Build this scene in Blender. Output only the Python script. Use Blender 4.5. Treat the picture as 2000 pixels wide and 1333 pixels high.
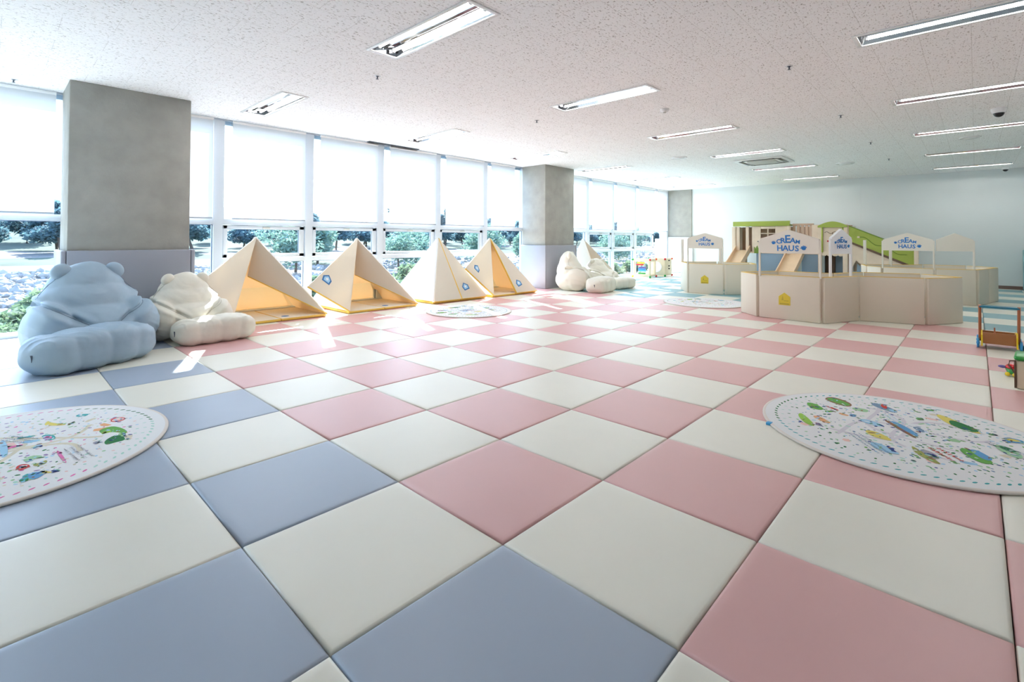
import bpy, bmesh, math, random
from mathutils import Vector, Matrix, noise
for _o in list(bpy.data.objects): bpy.data.objects.remove(_o, do_unlink=True)
scene = bpy.context.scene
COL = scene.collection
R = math.radians
PI = math.pi

# ------------------------------------------------------------------ camera
YAW, PITCH, ROLL = 0.760968748, 0.0163123355, 0.00415658081
CAM = Vector((-1.28145, -1.23208, 1.08837))
Fv = Vector((math.cos(YAW)*math.cos(PITCH), math.sin(YAW)*math.cos(PITCH), math.sin(PITCH)))
R0 = Vector((math.sin(YAW), -math.cos(YAW), 0)); U0 = R0.cross(Fv)
Rv = R0*math.cos(ROLL) + U0*math.sin(ROLL); Uv = U0*math.cos(ROLL) - R0*math.sin(ROLL)
cam_d = bpy.data.cameras.new('camera'); cam = bpy.data.objects.new('camera', cam_d); COL.objects.link(cam)
cam_d.sensor_width = 36; cam_d.sensor_fit = 'HORIZONTAL'
cam_d.lens = 962.4225/2000*36
cam_d.shift_x = (1000-989.378)/2000
cam_d.shift_y = (450.725-666.5)/2000
cam_d.clip_start = 0.05; cam_d.clip_end = 400
M = Matrix((Rv, Uv, -Fv)).transposed().to_4x4(); M.translation = CAM
cam.matrix_world = M
scene.camera = cam

# ------------------------------------------------------------------ world, sun, exposure
SUN_DIR = Vector((-0.42, -1.0, -0.90)).normalized()
world = bpy.data.worlds.new('World'); scene.world = world; world.use_nodes = True
wn = world.node_tree; wn.nodes.clear()
wo = wn.nodes.new('ShaderNodeOutputWorld'); wb = wn.nodes.new('ShaderNodeBackground')
sky = wn.nodes.new('ShaderNodeTexSky'); sky.sky_type = 'NISHITA'; sky.sun_disc = False
sky.sun_elevation = R(39.7); sky.sun_rotation = math.atan2(0.42, 1.0); sky.air_density = 1.0; sky.dust_density = 1.0; sky.ozone_density = 1.5
wb.inputs['Strength'].default_value = 0.34
wn.links.new(sky.outputs[0], wb.inputs[0]); wn.links.new(wb.outputs[0], wo.inputs[0])
sd = bpy.data.lights.new('sun', 'SUN'); sd.energy = 7.0; sd.angle = R(0.6); sd.color = (1.0, 0.95, 0.885)
sun = bpy.data.objects.new('sun', sd); COL.objects.link(sun)
sun.rotation_euler = SUN_DIR.to_track_quat('-Z', 'Y').to_euler(); sun.location = (8, 20, 15)
TUBE_STRENGTH = 10.0
scene.view_settings.view_transform = 'Standard'; scene.view_settings.look = 'None'
scene.view_settings.gamma = 1.0; scene.view_settings.exposure = 1.95
try: scene.view_settings.use_curve_mapping = False
except Exception: pass
scene.cycles.use_denoising = True
scene.cycles.max_bounces = 10; scene.cycles.diffuse_bounces = 6; scene.cycles.glossy_bounces = 3
scene.cycles.transmission_bounces = 6; scene.cycles.transparent_max_bounces = 16
scene.cycles.caustics_reflective = False; scene.cycles.caustics_refractive = False
scene.cycles.sample_clamp_indirect = 6.0

# ------------------------------------------------------------------ materials
def mat(name, col, rough=0.6, spec=0.5, metal=0.0, noise_amt=0.0, noise_scale=8.0, bump=0.0, bump_scale=60.0, emit=None, emit_s=0.0, coat=0.0):
    m = bpy.data.materials.new(name); m.use_nodes = True
    nt = m.node_tree; b = nt.nodes['Principled BSDF']
    b.inputs['Base Color'].default_value = (*col, 1); b.inputs['Roughness'].default_value = rough
    b.inputs['Specular IOR Level'].default_value = spec; b.inputs['Metallic'].default_value = metal
    if coat: b.inputs['Coat Weight'].default_value = coat; b.inputs['Coat Roughness'].default_value = 0.25
    if emit: b.inputs['Emission Color'].default_value = (*emit, 1); b.inputs['Emission Strength'].default_value = emit_s
    tc = nt.nodes.new('ShaderNodeTexCoord')
    if noise_amt:
        n = nt.nodes.new('ShaderNodeTexNoise'); n.inputs['Scale'].default_value = noise_scale; n.inputs['Detail'].default_value = 5
        mx = nt.nodes.new('ShaderNodeMixRGB'); mx.blend_type = 'MULTIPLY'; mx.inputs[0].default_value = 1
        rp = nt.nodes.new('ShaderNodeValToRGB'); rp.color_ramp.elements[0].position = 0.3; rp.color_ramp.elements[1].position = 0.7
        rp.color_ramp.elements[0].color = (1-noise_amt,)*3 + (1,); rp.color_ramp.elements[1].color = (1, 1, 1, 1)
        nt.links.new(tc.outputs['Object'], n.inputs['Vector']); nt.links.new(n.outputs['Fac'], rp.inputs[0])
        mx.inputs[1].default_value = (*col, 1); nt.links.new(rp.outputs[0], mx.inputs[2]); nt.links.new(mx.outputs[0], b.inputs['Base Color'])
    if bump:
        n2 = nt.nodes.new('ShaderNodeTexNoise'); n2.inputs['Scale'].default_value = bump_scale; n2.inputs['Detail'].default_value = 4
        bp = nt.nodes.new('ShaderNodeBump'); bp.inputs['Strength'].default_value = bump; bp.inputs['Distance'].default_value = 0.01
        nt.links.new(tc.outputs['Object'], n2.inputs['Vector']); nt.links.new(n2.outputs['Fac'], bp.inputs['Height']); nt.links.new(bp.outputs[0], b.inputs['Normal'])
    return m

MT = {}
def vinyl(name, col, rough=0.42, spec=0.5):
    return mat(name, col, rough, spec, noise_amt=0.035, noise_scale=2.2, bump=0.05, bump_scale=9.0)
MT['mat_cream'] = vinyl('vinyl cream', (0.80, 0.775, 0.675))
MT['mat_pink'] = vinyl('vinyl pink', (0.70, 0.40, 0.385))
MT['mat_blue'] = vinyl('vinyl blue', (0.34, 0.405, 0.505))
MT['mat_teal'] = vinyl('vinyl teal', (0.215, 0.41, 0.45))
MT['subfloor'] = mat('dark underlay', (0.22, 0.17, 0.14), 0.9)
MT['concrete'] = mat('raw concrete', (0.40, 0.395, 0.36), 0.9, 0.25, noise_amt=0.16, noise_scale=5.0, bump=0.35, bump_scale=35)
MT['pad_grey'] = vinyl('grey padding', (0.34, 0.355, 0.405), 0.45)
MT['pad_white'] = vinyl('white padding', (0.78, 0.80, 0.80), 0.45)
MT['pad_teal'] = vinyl('teal padding', (0.20, 0.45, 0.50), 0.4)
MT['wall'] = mat('white wall paint', (0.76, 0.80, 0.80), 0.75, 0.3, noise_amt=0.03, noise_scale=0.8)
MT['wall_ext'] = mat('outer wall', (0.55, 0.55, 0.55), 0.9)
MT['baseboard'] = mat('brown baseboard', (0.20, 0.13, 0.11), 0.5)
MT['frame'] = mat('white window frame', (0.64, 0.70, 0.76), 0.35, 0.5)
MT['gasket'] = mat('grey gasket', (0.18, 0.24, 0.33), 0.6)
MT['alu'] = mat('dark aluminium', (0.12, 0.14, 0.17), 0.45, metal=0.6)
MT['edge_trim'] = mat('grey ceiling trim', (0.42, 0.46, 0.52), 0.5, metal=0.3)
MT['white_metal'] = mat('white enamel', (0.86, 0.86, 0.86), 0.25, 0.5)
MT['reflector'] = mat('reflector', (0.60, 0.61, 0.64), 0.05, 0.6, metal=1.0)
MT['tube'] = mat('lit tube', (1, 1, 1), 0.4, emit=(1.0, 0.985, 0.96), emit_s=TUBE_STRENGTH)
MT['socket'] = mat('socket', (0.35, 0.36, 0.38), 0.5)
MT['black'] = mat('black plastic', (0.015, 0.015, 0.018), 0.25)
MT['grille'] = mat('grille grey', (0.55, 0.56, 0.52), 0.6)
MT['cover_cream'] = vinyl('cream cover', (0.80, 0.73, 0.61), 0.5)
MT['cover_beige'] = vinyl('beige panel cover', (0.73, 0.645, 0.53), 0.5)
MT['yellow'] = vinyl('yellow piping', (0.82, 0.53, 0.09), 0.5)
MT['inner_orange'] = vinyl('orange inner face', (0.86, 0.55, 0.25), 0.55)
MT['emblem_blue'] = mat('blue print', (0.02, 0.16, 0.42), 0.5)
MT['emblem_light'] = mat('light blue print', (0.35, 0.62, 0.85), 0.5)
MT['logo_blue'] = mat('logo blue', (0.015, 0.19, 0.55), 0.5)
MT['emblem_yellow'] = mat('yellow patch', (0.72, 0.54, 0.04), 0.5)
MT['emblem_dark'] = mat('ochre patch', (0.50, 0.36, 0.03), 0.5)
MT['sign_board'] = vinyl('sign board cover', (0.82, 0.76, 0.67), 0.5)
MT['sign_white'] = vinyl('white sign board', (0.90, 0.90, 0.92), 0.45)
MT['bag_blue'] = mat('blue beanbag fabric', (0.34, 0.45, 0.55), 0.48, 0.45, noise_amt=0.06, noise_scale=3, bump=0.25, bump_scale=14)
MT['bag_blue_seam'] = mat('blue seam', (0.16, 0.23, 0.30), 0.6)
MT['bag_cream'] = mat('cream beanbag fabric', (0.77, 0.73, 0.63), 0.55, 0.4, noise_amt=0.05, noise_scale=3, bump=0.25, bump_scale=14)
MT['bag_cream_seam'] = mat('cream seam', (0.50, 0.46, 0.38), 0.6)
MT['tag'] = mat('navy tag', (0.02, 0.03, 0.06), 0.6)
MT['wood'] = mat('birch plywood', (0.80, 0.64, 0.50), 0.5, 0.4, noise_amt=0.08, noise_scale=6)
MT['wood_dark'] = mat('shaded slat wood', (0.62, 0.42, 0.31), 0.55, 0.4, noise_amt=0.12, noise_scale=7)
MT['wood_slide'] = mat('slide plywood', (0.82, 0.60, 0.40), 0.4, 0.5, noise_amt=0.08, noise_scale=5)
MT['lime'] = mat('lime green panel', (0.36, 0.42, 0.065), 0.45)
MT['lime_dark'] = mat('grass green panel', (0.17, 0.27, 0.03), 0.5)
MT['brown_edge'] = mat('brown edging', (0.13, 0.07, 0.04), 0.5)
MT['play_blue'] = vinyl('blue grey panel', (0.25, 0.34, 0.45), 0.5)
MT['rug_white'] = mat('rug cloth', (0.80, 0.80, 0.80), 0.9, 0.2, bump=0.15, bump_scale=120)
MT['rug_edge'] = mat('rug edge binding', (0.76, 0.70, 0.64), 0.9, 0.2)
for _n, _c in dict(brown=(0.30, 0.16, 0.10), green=(0.16, 0.42, 0.10), lgreen=(0.36, 0.60, 0.36), lime=(0.34, 0.58, 0.10), red=(0.66, 0.07, 0.06), orange=(0.80, 0.42, 0.22),
                  slate=(0.22, 0.32, 0.45), lblue=(0.36, 0.60, 0.78), yellow=(0.72, 0.62, 0.16), dgreen=(0.04, 0.20, 0.07), blue=(0.14, 0.36, 0.62), white=(0.78, 0.80, 0.82), navy=(0.05, 0.08, 0.28),
                  olive=(0.36, 0.38, 0.12), grey=(0.40, 0.38, 0.42), purple=(0.30, 0.22, 0.42), tan=(0.70, 0.64, 0.50), pinkl=(0.82, 0.55, 0.50), teal=(0.08, 0.42, 0.44), magenta=(0.72, 0.18, 0.40),
                  road=(0.68, 0.65, 0.70), mint=(0.42, 0.68, 0.58)).items():
    MT['print_'+_n] = mat('rug print '+_n, _c, 0.9, 0.2)
MT['toy_red'] = mat('red plastic', (0.60, 0.015, 0.02), 0.25)
MT['toy_green'] = mat('green plastic', (0.03, 0.32, 0.05), 0.3)
MT['toy_orange'] = mat('orange plastic', (0.75, 0.12, 0.03), 0.3)
MT['toy_yellow'] = mat('yellow plastic', (0.85, 0.60, 0.02), 0.3)
MT['toy_blue'] = mat('blue plastic', (0.02, 0.22, 0.52), 0.3)
MT['toy_skyblue'] = mat('sky blue plastic', (0.05, 0.40, 0.75), 0.3)
MT['toy_purple'] = mat('purple plastic', (0.10, 0.07, 0.28), 0.3)
MT['toy_teal'] = mat('petrol blue rod', (0.01, 0.17, 0.28), 0.35)
MT['toy_white'] = mat('white plastic', (0.80, 0.80, 0.80), 0.3)
MT['post_wood'] = mat('red brown wood', (0.42, 0.14, 0.06), 0.4, noise_amt=0.15, noise_scale=20)
MT['box_wood'] = mat('brown box wood', (0.40, 0.16, 0.055), 0.45, noise_amt=0.1, noise_scale=10)
MT['cube_wood'] = mat('light cube wood', (0.74, 0.62, 0.44), 0.45, noise_amt=0.06, noise_scale=9)
MT['mirror'] = mat('mirror', (0.9, 0.92, 0.95), 0.08, metal=1.0)
MT['tree_leaf_pine'] = mat('pine needles', (0.10, 0.17, 0.20), 0.8, 0.3, noise_amt=0.5, noise_scale=1.2)  # blue outdoor haze is put into the needle colour
MT['tree_leaf_bright'] = mat('broadleaf foliage', (0.19, 0.31, 0.27), 0.7, 0.3, noise_amt=0.4, noise_scale=2)  # bluish, lifted leaf colour carries the haze as well
MT['tree_bark'] = mat('bark', (0.10, 0.07, 0.055), 0.9)
MT['shrub_leaf'] = mat('shrub leaves', (0.16, 0.24, 0.15), 0.7, 0.3, noise_amt=0.4, noise_scale=3)
MT['rock'] = mat('pale rock', (0.36, 0.35, 0.34), 0.9, 0.2, noise_amt=0.25, noise_scale=3)
MT['earth'] = mat('dry pale ground', (0.23, 0.22, 0.20), 0.95, 0.1, noise_amt=0.3, noise_scale=0.5)
MT['grass_far'] = mat('far grass', (0.10, 0.13, 0.10), 0.95, 0.1, noise_amt=0.45, noise_scale=0.35)

# ceiling: white acoustic boards with worm holes and hairline joints
def ceiling_mat():
    m = mat('acoustic ceiling board', (0.79, 0.80, 0.80), 0.9, 0.1); nt = m.node_tree; b = nt.nodes['Principled BSDF']
    tc = nt.nodes.new('ShaderNodeTexCoord')
    mp = nt.nodes.new('ShaderNodeMapping'); mp.inputs['Scale'].default_value = (45, 85, 45)
    n = nt.nodes.new('ShaderNodeTexNoise'); n.inputs['Scale'].default_value = 1.0; n.inputs['Detail'].default_value = 3; n.inputs['Distortion'].default_value = 0.6
    rp = nt.nodes.new('ShaderNodeValToRGB'); rp.color_ramp.elements[0].position = 0.33; rp.color_ramp.elements[1].position = 0.42
    rp.color_ramp.elements[0].color = (0.52, 0.50, 0.48, 1); (0.67, 0.67, 0.66, 1); rp
    br = nt.nodes.new('ShaderNodeTexBrick'); br.offset = 0.5; br.offset_frequency = 2
    br.inputs['Color1'].default_value = (1, 1, 1, 1); br.inputs['Color2'].default_value = (0.975, 0.97, 0.97, 1); br.inputs['Mortar'].default_value = (0.80, 0.79, 0.78, 1)
    br.inputs['Scale'].default_value = 1.0; br.inputs['Brick Width'].default_value = 0.62; br.inputs['Row Height'].default_value = 0.305; br.inputs['Mortar Size'].default_value = 0.0022; br.inputs['Mortar Smooth'].default_value = 0
    mx = nt.nodes.new('ShaderNodeMixRGB'); mx.blend_type = 'MULTIPLY'; mx.inputs[0].default_value = 1
    L = nt.links.new
    L(tc.outputs['Object'], mp.inputs['Vector']); L(mp.outputs[0], n.inputs['Vector']); L(n.outputs['Fac'], rp.inputs[0]); L(tc.outputs['Object'], br.inputs['Vector'])
    L(rp.outputs[0], mx.inputs[1]); L(br.outputs['Color'], mx.inputs[2]); L(mx.outputs[0], b.inputs['Base Color'])
    return m
MT['ceiling'] = ceiling_mat()
def glass_mat():
    m = bpy.data.materials.new('tinted window glass'); m.use_nodes = True; nt = m.node_tree; nt.nodes.clear()
    o = nt.nodes.new('ShaderNodeOutputMaterial'); t = nt.nodes.new('ShaderNodeBsdfTransparent'); g = nt.nodes.new('ShaderNodeBsdfGlossy')
    t.inputs[0].default_value = (0.90, 0.955, 0.99, 1); g.inputs['Roughness'].default_value = 0.02
    f = nt.nodes.new('ShaderNodeFresnel'); f.inputs['IOR'].default_value = 1.35; mx = nt.nodes.new('ShaderNodeMixShader')
    ge = nt.nodes.new('ShaderNodeNewGeometry'); sb = nt.nodes.new('ShaderNodeMath'); sb.operation = 'SUBTRACT'; sb.inputs[0].default_value = 1.0; ml = nt.nodes.new('ShaderNodeMath'); ml.operation = 'MULTIPLY'
    nt.links.new(ge.outputs['Backfacing'], sb.inputs[1]); nt.links.new(sb.outputs[0], ml.inputs[0]); nt.links.new(f.outputs[0], ml.inputs[1]); nt.links.new(ml.outputs[0], mx.inputs[0]); nt.links.new(t.outputs[0], mx.inputs[1]); nt.links.new(g.outputs[0], mx.inputs[2]); nt.links.new(mx.outputs[0], o.inputs[0])
    return m
MT['glass'] = glass_mat()
def translucent(key, fac, col):
    m = MT[key]; nt = m.node_tree; b = nt.nodes['Principled BSDF']; o = [n for n in nt.nodes if n.type == 'OUTPUT_MATERIAL'][0]
    t = nt.nodes.new('ShaderNodeBsdfTranslucent'); t.inputs[0].default_value = (*col, 1); mx = nt.nodes.new('ShaderNodeMixShader'); mx.inputs[0].default_value = fac
    nt.links.new(b.outputs[0], mx.inputs[1]); nt.links.new(t.outputs[0], mx.inputs[2]); nt.links.new(mx.outputs[0], o.inputs[0])
MT['tent_cover'] = vinyl('tent cover', (0.82, 0.77, 0.67), 0.5); translucent('tent_cover', 0.25, (0.85, 0.75, 0.58))
MT['tent_inner'] = vinyl('tent orange inside', (0.89, 0.70, 0.48), 0.55); translucent('tent_inner', 0.22, (0.95, 0.70, 0.42))  # inner faces of the tent walls are toned orange
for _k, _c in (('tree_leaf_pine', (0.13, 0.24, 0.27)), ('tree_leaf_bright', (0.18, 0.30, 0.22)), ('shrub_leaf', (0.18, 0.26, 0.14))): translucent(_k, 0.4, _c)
def blind_mat():
    m = bpy.data.materials.new('white blind fabric'); m.use_nodes = True; nt = m.node_tree; nt.nodes.clear()
    o = nt.nodes.new('ShaderNodeOutputMaterial'); d = nt.nodes.new('ShaderNodeBsdfDiffuse'); t = nt.nodes.new('ShaderNodeBsdfTranslucent'); mx = nt.nodes.new('ShaderNodeMixShader')
    d.inputs[0].default_value = (0.86, 0.88, 0.90, 1); t.inputs[0].default_value = (0.53, 0.56, 0.60, 1); mx.inputs[0].default_value = 0.42
    nt.links.new(d.outputs[0], mx.inputs[1]); nt.links.new(t.outputs[0], mx.inputs[2]); nt.links.new(mx.outputs[0], o.inputs[0])
    return m
MT['blind'] = blind_mat()

# ------------------------------------------------------------------ mesh helpers
def link(o):
    COL.objects.link(o); return o
def tag(o, label=None, cat=None, group=None, kind=None):
    if label: o['label'] = label
    if cat: o['category'] = cat
    if group: o['group'] = group
    if kind: o['kind'] = kind
    return o
def empty(name, loc=(0, 0, 0), rz=0.0, label=None, cat=None, group=None, kind=None):
    o = bpy.data.objects.new(name, None); link(o); o.location = loc; o.rotation_euler = (0, 0, rz); o.empty_display_size = 0.1
    return tag(o, label, cat, group, kind)
def copy_tree(o, parent=None):
    c = o.copy(); COL.objects.link(c)
    if parent is not None:
        c.parent = parent; c.matrix_parent_inverse = Matrix.Identity(4)
    for ch in list(o.children): copy_tree(ch, c)
    return c

_bevcache = {}
class MB:
    def __init__(s): s.v = []; s.f = []; s.m = []; s.sm = []
    def add(s, vs, fs, mi=0, T=None, smooth=False):
        n = len(s.v)
        for p in vs:
            p = Vector(p); s.v.append(T @ p if T is not None else p)
        for i, f in enumerate(fs):
            s.f.append([n+k for k in f]); s.m.append(mi[i] if isinstance(mi, (list, tuple)) else mi); s.sm.append(smooth)
        return s
    def box(s, c, d, mi=0, T=None, bev=0.0, seg=2, rz=0.0):
        c = Vector(c); TT = Matrix.Translation(c) @ Matrix.Rotation(rz, 4, 'Z')
        if T is not None: TT = T @ TT
        if bev > 0:
            bm = bmesh.new(); bmesh.ops.create_cube(bm, size=1.0)
            for v in bm.verts: v.co = Vector((v.co.x*d[0], v.co.y*d[1], v.co.z*d[2]))
            bmesh.ops.bevel(bm, geom=list(bm.edges), offset=min(bev, min(d)*0.49), segments=seg, profile=0.5, affect='EDGES')
            vs = [v.co.copy() for v in bm.verts]; bm.verts.index_update(); fs = [[v.index for v in f.verts] for f in bm.faces]; bm.free()
            s.add(vs, fs, mi, TT, True)
        else:
            x, y, z = d[0]/2, d[1]/2, d[2]/2
            vs = [(-x,-y,-z),(x,-y,-z),(x,y,-z),(-x,y,-z),(-x,-y,z),(x,-y,z),(x,y,z),(-x,y,z)]
            s.add(vs, [(0,3,2,1),(4,5,6,7),(0,1,5,4),(1,2,6,5),(2,3,7,6),(3,0,4,7)], mi, TT)
        return s
    def bb(s, x0, x1, y0, y1, z0, z1, mi=0, bev=0.0):
        return s.box(((x0+x1)/2, (y0+y1)/2, (z0+z1)/2), (abs(x1-x0), abs(y1-y0), abs(z1-z0)), mi, None, bev)
    def prism(s, pts, z0, z1, mi=0, T=None, mis=None, smooth=False):
        n = len(pts); vs = [(p[0], p[1], z0) for p in pts] + [(p[0], p[1], z1) for p in pts]
        s.add(vs, [list(range(n))[::-1], list(range(n, 2*n))], mi, T, False)
        s.add(vs, [(i, (i+1) % n, n+(i+1) % n, n+i) for i in range(n)], mi if mis is None else mis, T, smooth)
        return s
    def tube(s, pts, r, mi=0, n=8, T=None):
        pts = [Vector(p) for p in pts]; vs = []; fs = []
        up = Vector((0, 0, 1))
        for i, p in enumerate(pts):
            d = (pts[min(i+1, len(pts)-1)] - pts[max(i-1, 0)]).normalized()
            a = d.cross(up)
            if a.length < 1e-3: a = d.cross(Vector((1, 0, 0)))
            a.normalize(); b = d.cross(a).normalized()
            rr = r[i] if isinstance(r, (list, tuple)) else r
            for k in range(n): vs.append(p + a*math.cos(2*PI*k/n)*rr + b*math.sin(2*PI*k/n)*rr)
        for i in range(len(pts)-1):
            for k in range(n): fs.append((i*n+k, i*n+(k+1) % n, (i+1)*n+(k+1) % n, (i+1)*n+k))
        s.add(vs, fs, mi, T, True)
        L = (len(pts)-1)*n
        s.add(vs, [list(range(n))[::-1], list(range(L, L+n))], mi, T)
        return s
    def lathe(s, prof, mi=0, n=32, T=None, smooth=True, caps=(1, 1)):
        vs = []; fs = []; mm = []
        for (r, z) in prof:
            for k in range(n): vs.append((r*math.cos(2*PI*k/n), r*math.sin(2*PI*k/n), z))
        for i in range(len(prof)-1):
            for k in range(n):
                fs.append((i*n+k, i*n+(k+1) % n, (i+1)*n+(k+1) % n, (i+1)*n+k)); mm.append(mi[i] if isinstance(mi, (list, tuple)) else mi)
        s.add(vs, fs, mm, T, smooth)
        if caps[0] and prof[0][0] > 1e-4: s.add(vs, [list(range(n))[::-1]], mm[0], T)
        if caps[1] and prof[-1][0] > 1e-4: s.add(vs, [list(range(len(vs)-n, len(vs)))], mm[-1], T)
        return s
    def ell(s, c, r, mi=0, T=None, nu=20, nv=12):
        prof = []; vs = []; fs = []
        for i in range(nv+1):
            a = -PI/2 + PI*i/nv
            for k in range(nu): vs.append((c[0]+r[0]*math.cos(a)*math.cos(2*PI*k/nu), c[1]+r[1]*math.cos(a)*math.sin(2*PI*k/nu), c[2]+r[2]*math.sin(a)))
        for i in range(nv):
            for k in range(nu): fs.append((i*nu+k, i*nu+(k+1) % nu, (i+1)*nu+(k+1) % nu, (i+1)*nu+k))
        return s.add(vs, fs, mi, T, True)
    def mesh(s, name, mats):
        me = bpy.data.meshes.new(name); me.from_pydata(s.v, [], s.f)
        for m in (mats if isinstance(mats, (list, tuple)) else [mats]): me.materials.append(MT[m] if isinstance(m, str) else m)
        me.polygons.foreach_set('material_index', s.m); me.polygons.foreach_set('use_smooth', s.sm)
        me.validate(); me.update(); return me
    def build(s, name, mats, parent=None, label=None, cat=None, group=None, kind=None, weld=False, loc=None):
        me = s.mesh(name, mats)
        if weld:
            bm = bmesh.new(); bm.from_mesh(me); bmesh.ops.remove_doubles(bm, verts=bm.verts, dist=1e-5); bmesh.ops.dissolve_degenerate(bm, edges=bm.edges, dist=1e-6); bm.to_mesh(me); bm.free()
        o = bpy.data.objects.new(name, me); link(o)
        if parent is not None: o.parent = parent
        if loc is not None: o.location = loc
        return tag(o, label, cat, group, kind)

# ------------------------------------------------------------------ the setting
H = 2.717; TS = 0.65; WY = 6.263
X0, X1, YR = -3.2, 14.5, -3.5  # unseen right and front walls drawn in for more bounce light
def cell_mat(i, j):
    if (i + j) % 2: return 0
    if i < 0: return 2
    return 3 if i >= 11 else 1
mb = MB()
g = 0.0014
for i in range(-7, 23):
    for j in range(-9, 10):
        x0 = max(i*TS, X0)+g; x1 = min((i+1)*TS, X1)-g; y0 = max(j*TS, YR)+g; y1 = min((j+1)*TS, WY-0.03)-g
        if x1-x0 < 0.02 or y1-y0 < 0.02: continue
        mi = cell_mat(i, j); rings = []
        for (ins, z) in ((0, -0.032), (0, -0.010), (0.0016, -0.0048), (0.005, -0.0016), (0.011, -0.0004), (0.03, 0.0)):
            rings += [(x0+ins, y0+ins, z), (x1-ins, y0+ins, z), (x1-ins, y1-ins, z), (x0+ins, y1-ins, z)]
        fs = []
        for r_ in range(5):
            for k in range(4): fs.append((r_*4+k, r_*4+(k+1) % 4, r_*4+4+(k+1) % 4, r_*4+4+k))
        mb.add(rings, fs, mi, None, True); mb.add(rings, [(20, 21, 22, 23)], mi, None, True)
mb.bb(X0, X1, YR, WY-0.03, -0.20, -0.033, 4)
floor = mb.build('floor', ['mat_cream', 'mat_pink', 'mat_blue', 'mat_teal', 'subfloor'], kind='structure', label='wall to wall padded floor squares in cream, pink, blue and teal')

# ceiling with openings for the recessed lights
LX = [1.09, 3.60, 6.08, 8.54, 11.01, 13.42]; LY = [4.99, 1.90, -1.18]; LW, LL = 0.27, 1.27
def cuts(cs, half, a, b):
    out = [a]
    for c in sorted(cs): out += [c-half, c+half]
    return out + [b]
cx_ = cuts(LX, LW/2, X0-0.2, X1+0.2); cy_ = cuts(LY, LL/2, YR-0.2, WY+0.05)
mb = MB()
for a in range(len(cx_)-1):
    for b in range(len(cy_)-1):
        if a % 2 == 1 and b % 2 == 1: continue
        mb.add([(cx_[a], cy_[b], H), (cx_[a], cy_[b+1], H), (cx_[a+1], cy_[b+1], H), (cx_[a+1], cy_[b], H)], [(0, 1, 2, 3)], 0)
mb.bb(X0-0.2, X1+0.2, YR-0.2, 6.42, H+0.14, H+0.3, 1)  # unseen roof slab, overhang trimmed to suit the sun streaks
mb.bb(X0-0.2, X1+0.2, WY+0.0, WY+0.05, H, H+0.14, 1)
mb.build('ceiling', ['ceiling', 'wall_ext'], kind='structure', label='white acoustic board ceiling')

mb = MB(); mb.bb(X1, X1+0.2, -6, 0.945, -0.2, H+0.2, 0); mb.bb(X1, X1+0.2, 0.951, 6.5, -0.2, H+0.2, 0); mb.bb(X1+0.006, X1+0.2, 0.94, 0.96, -0.2, H+0.2, 0)
mb.build('wall_back', 'wall', kind='structure', label='long plain white wall behind the slide playhouse')
MB().bb(X0-0.2, X1+0.2, YR-0.2, YR, -0.2, H+0.2).build('wall_right', 'wall', kind='structure')
MB().bb(X0-0.2, X0, -6, 6.5, -0.2, H+0.2).build('wall_front', 'wall', kind='structure')
MB().bb(X1-0.014, X1, YR, 2.0, 0.0, 0.075).build('baseboard_back', 'baseboard', kind='structure', label='dark brown baseboard along the far wall')
# added unseen lintel that shortens the sun streaks, wall under the glazing, and the end of the window wall
mb = MB(); mb.bb(X0-0.2, X1+0.2, 6.34, 6.40, 2.66, H+0.3); mb.bb(X0-0.2, X1+0.2, 6.24, 6.48, -0.5, 0.0); mb.bb(14.32, X1+0.2, 6.24, 6.5, 0, H)
mb.build('wall_left', 'frame', kind='structure', label='strip of wall and added lintel framing the long row of windows')
MB().bb(X0, X1, 6.235, 6.262, 2.697, H).build('trim_1', 'edge_trim', kind='structure', label='thin grey edge strip where ceiling meets the windows')

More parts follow.
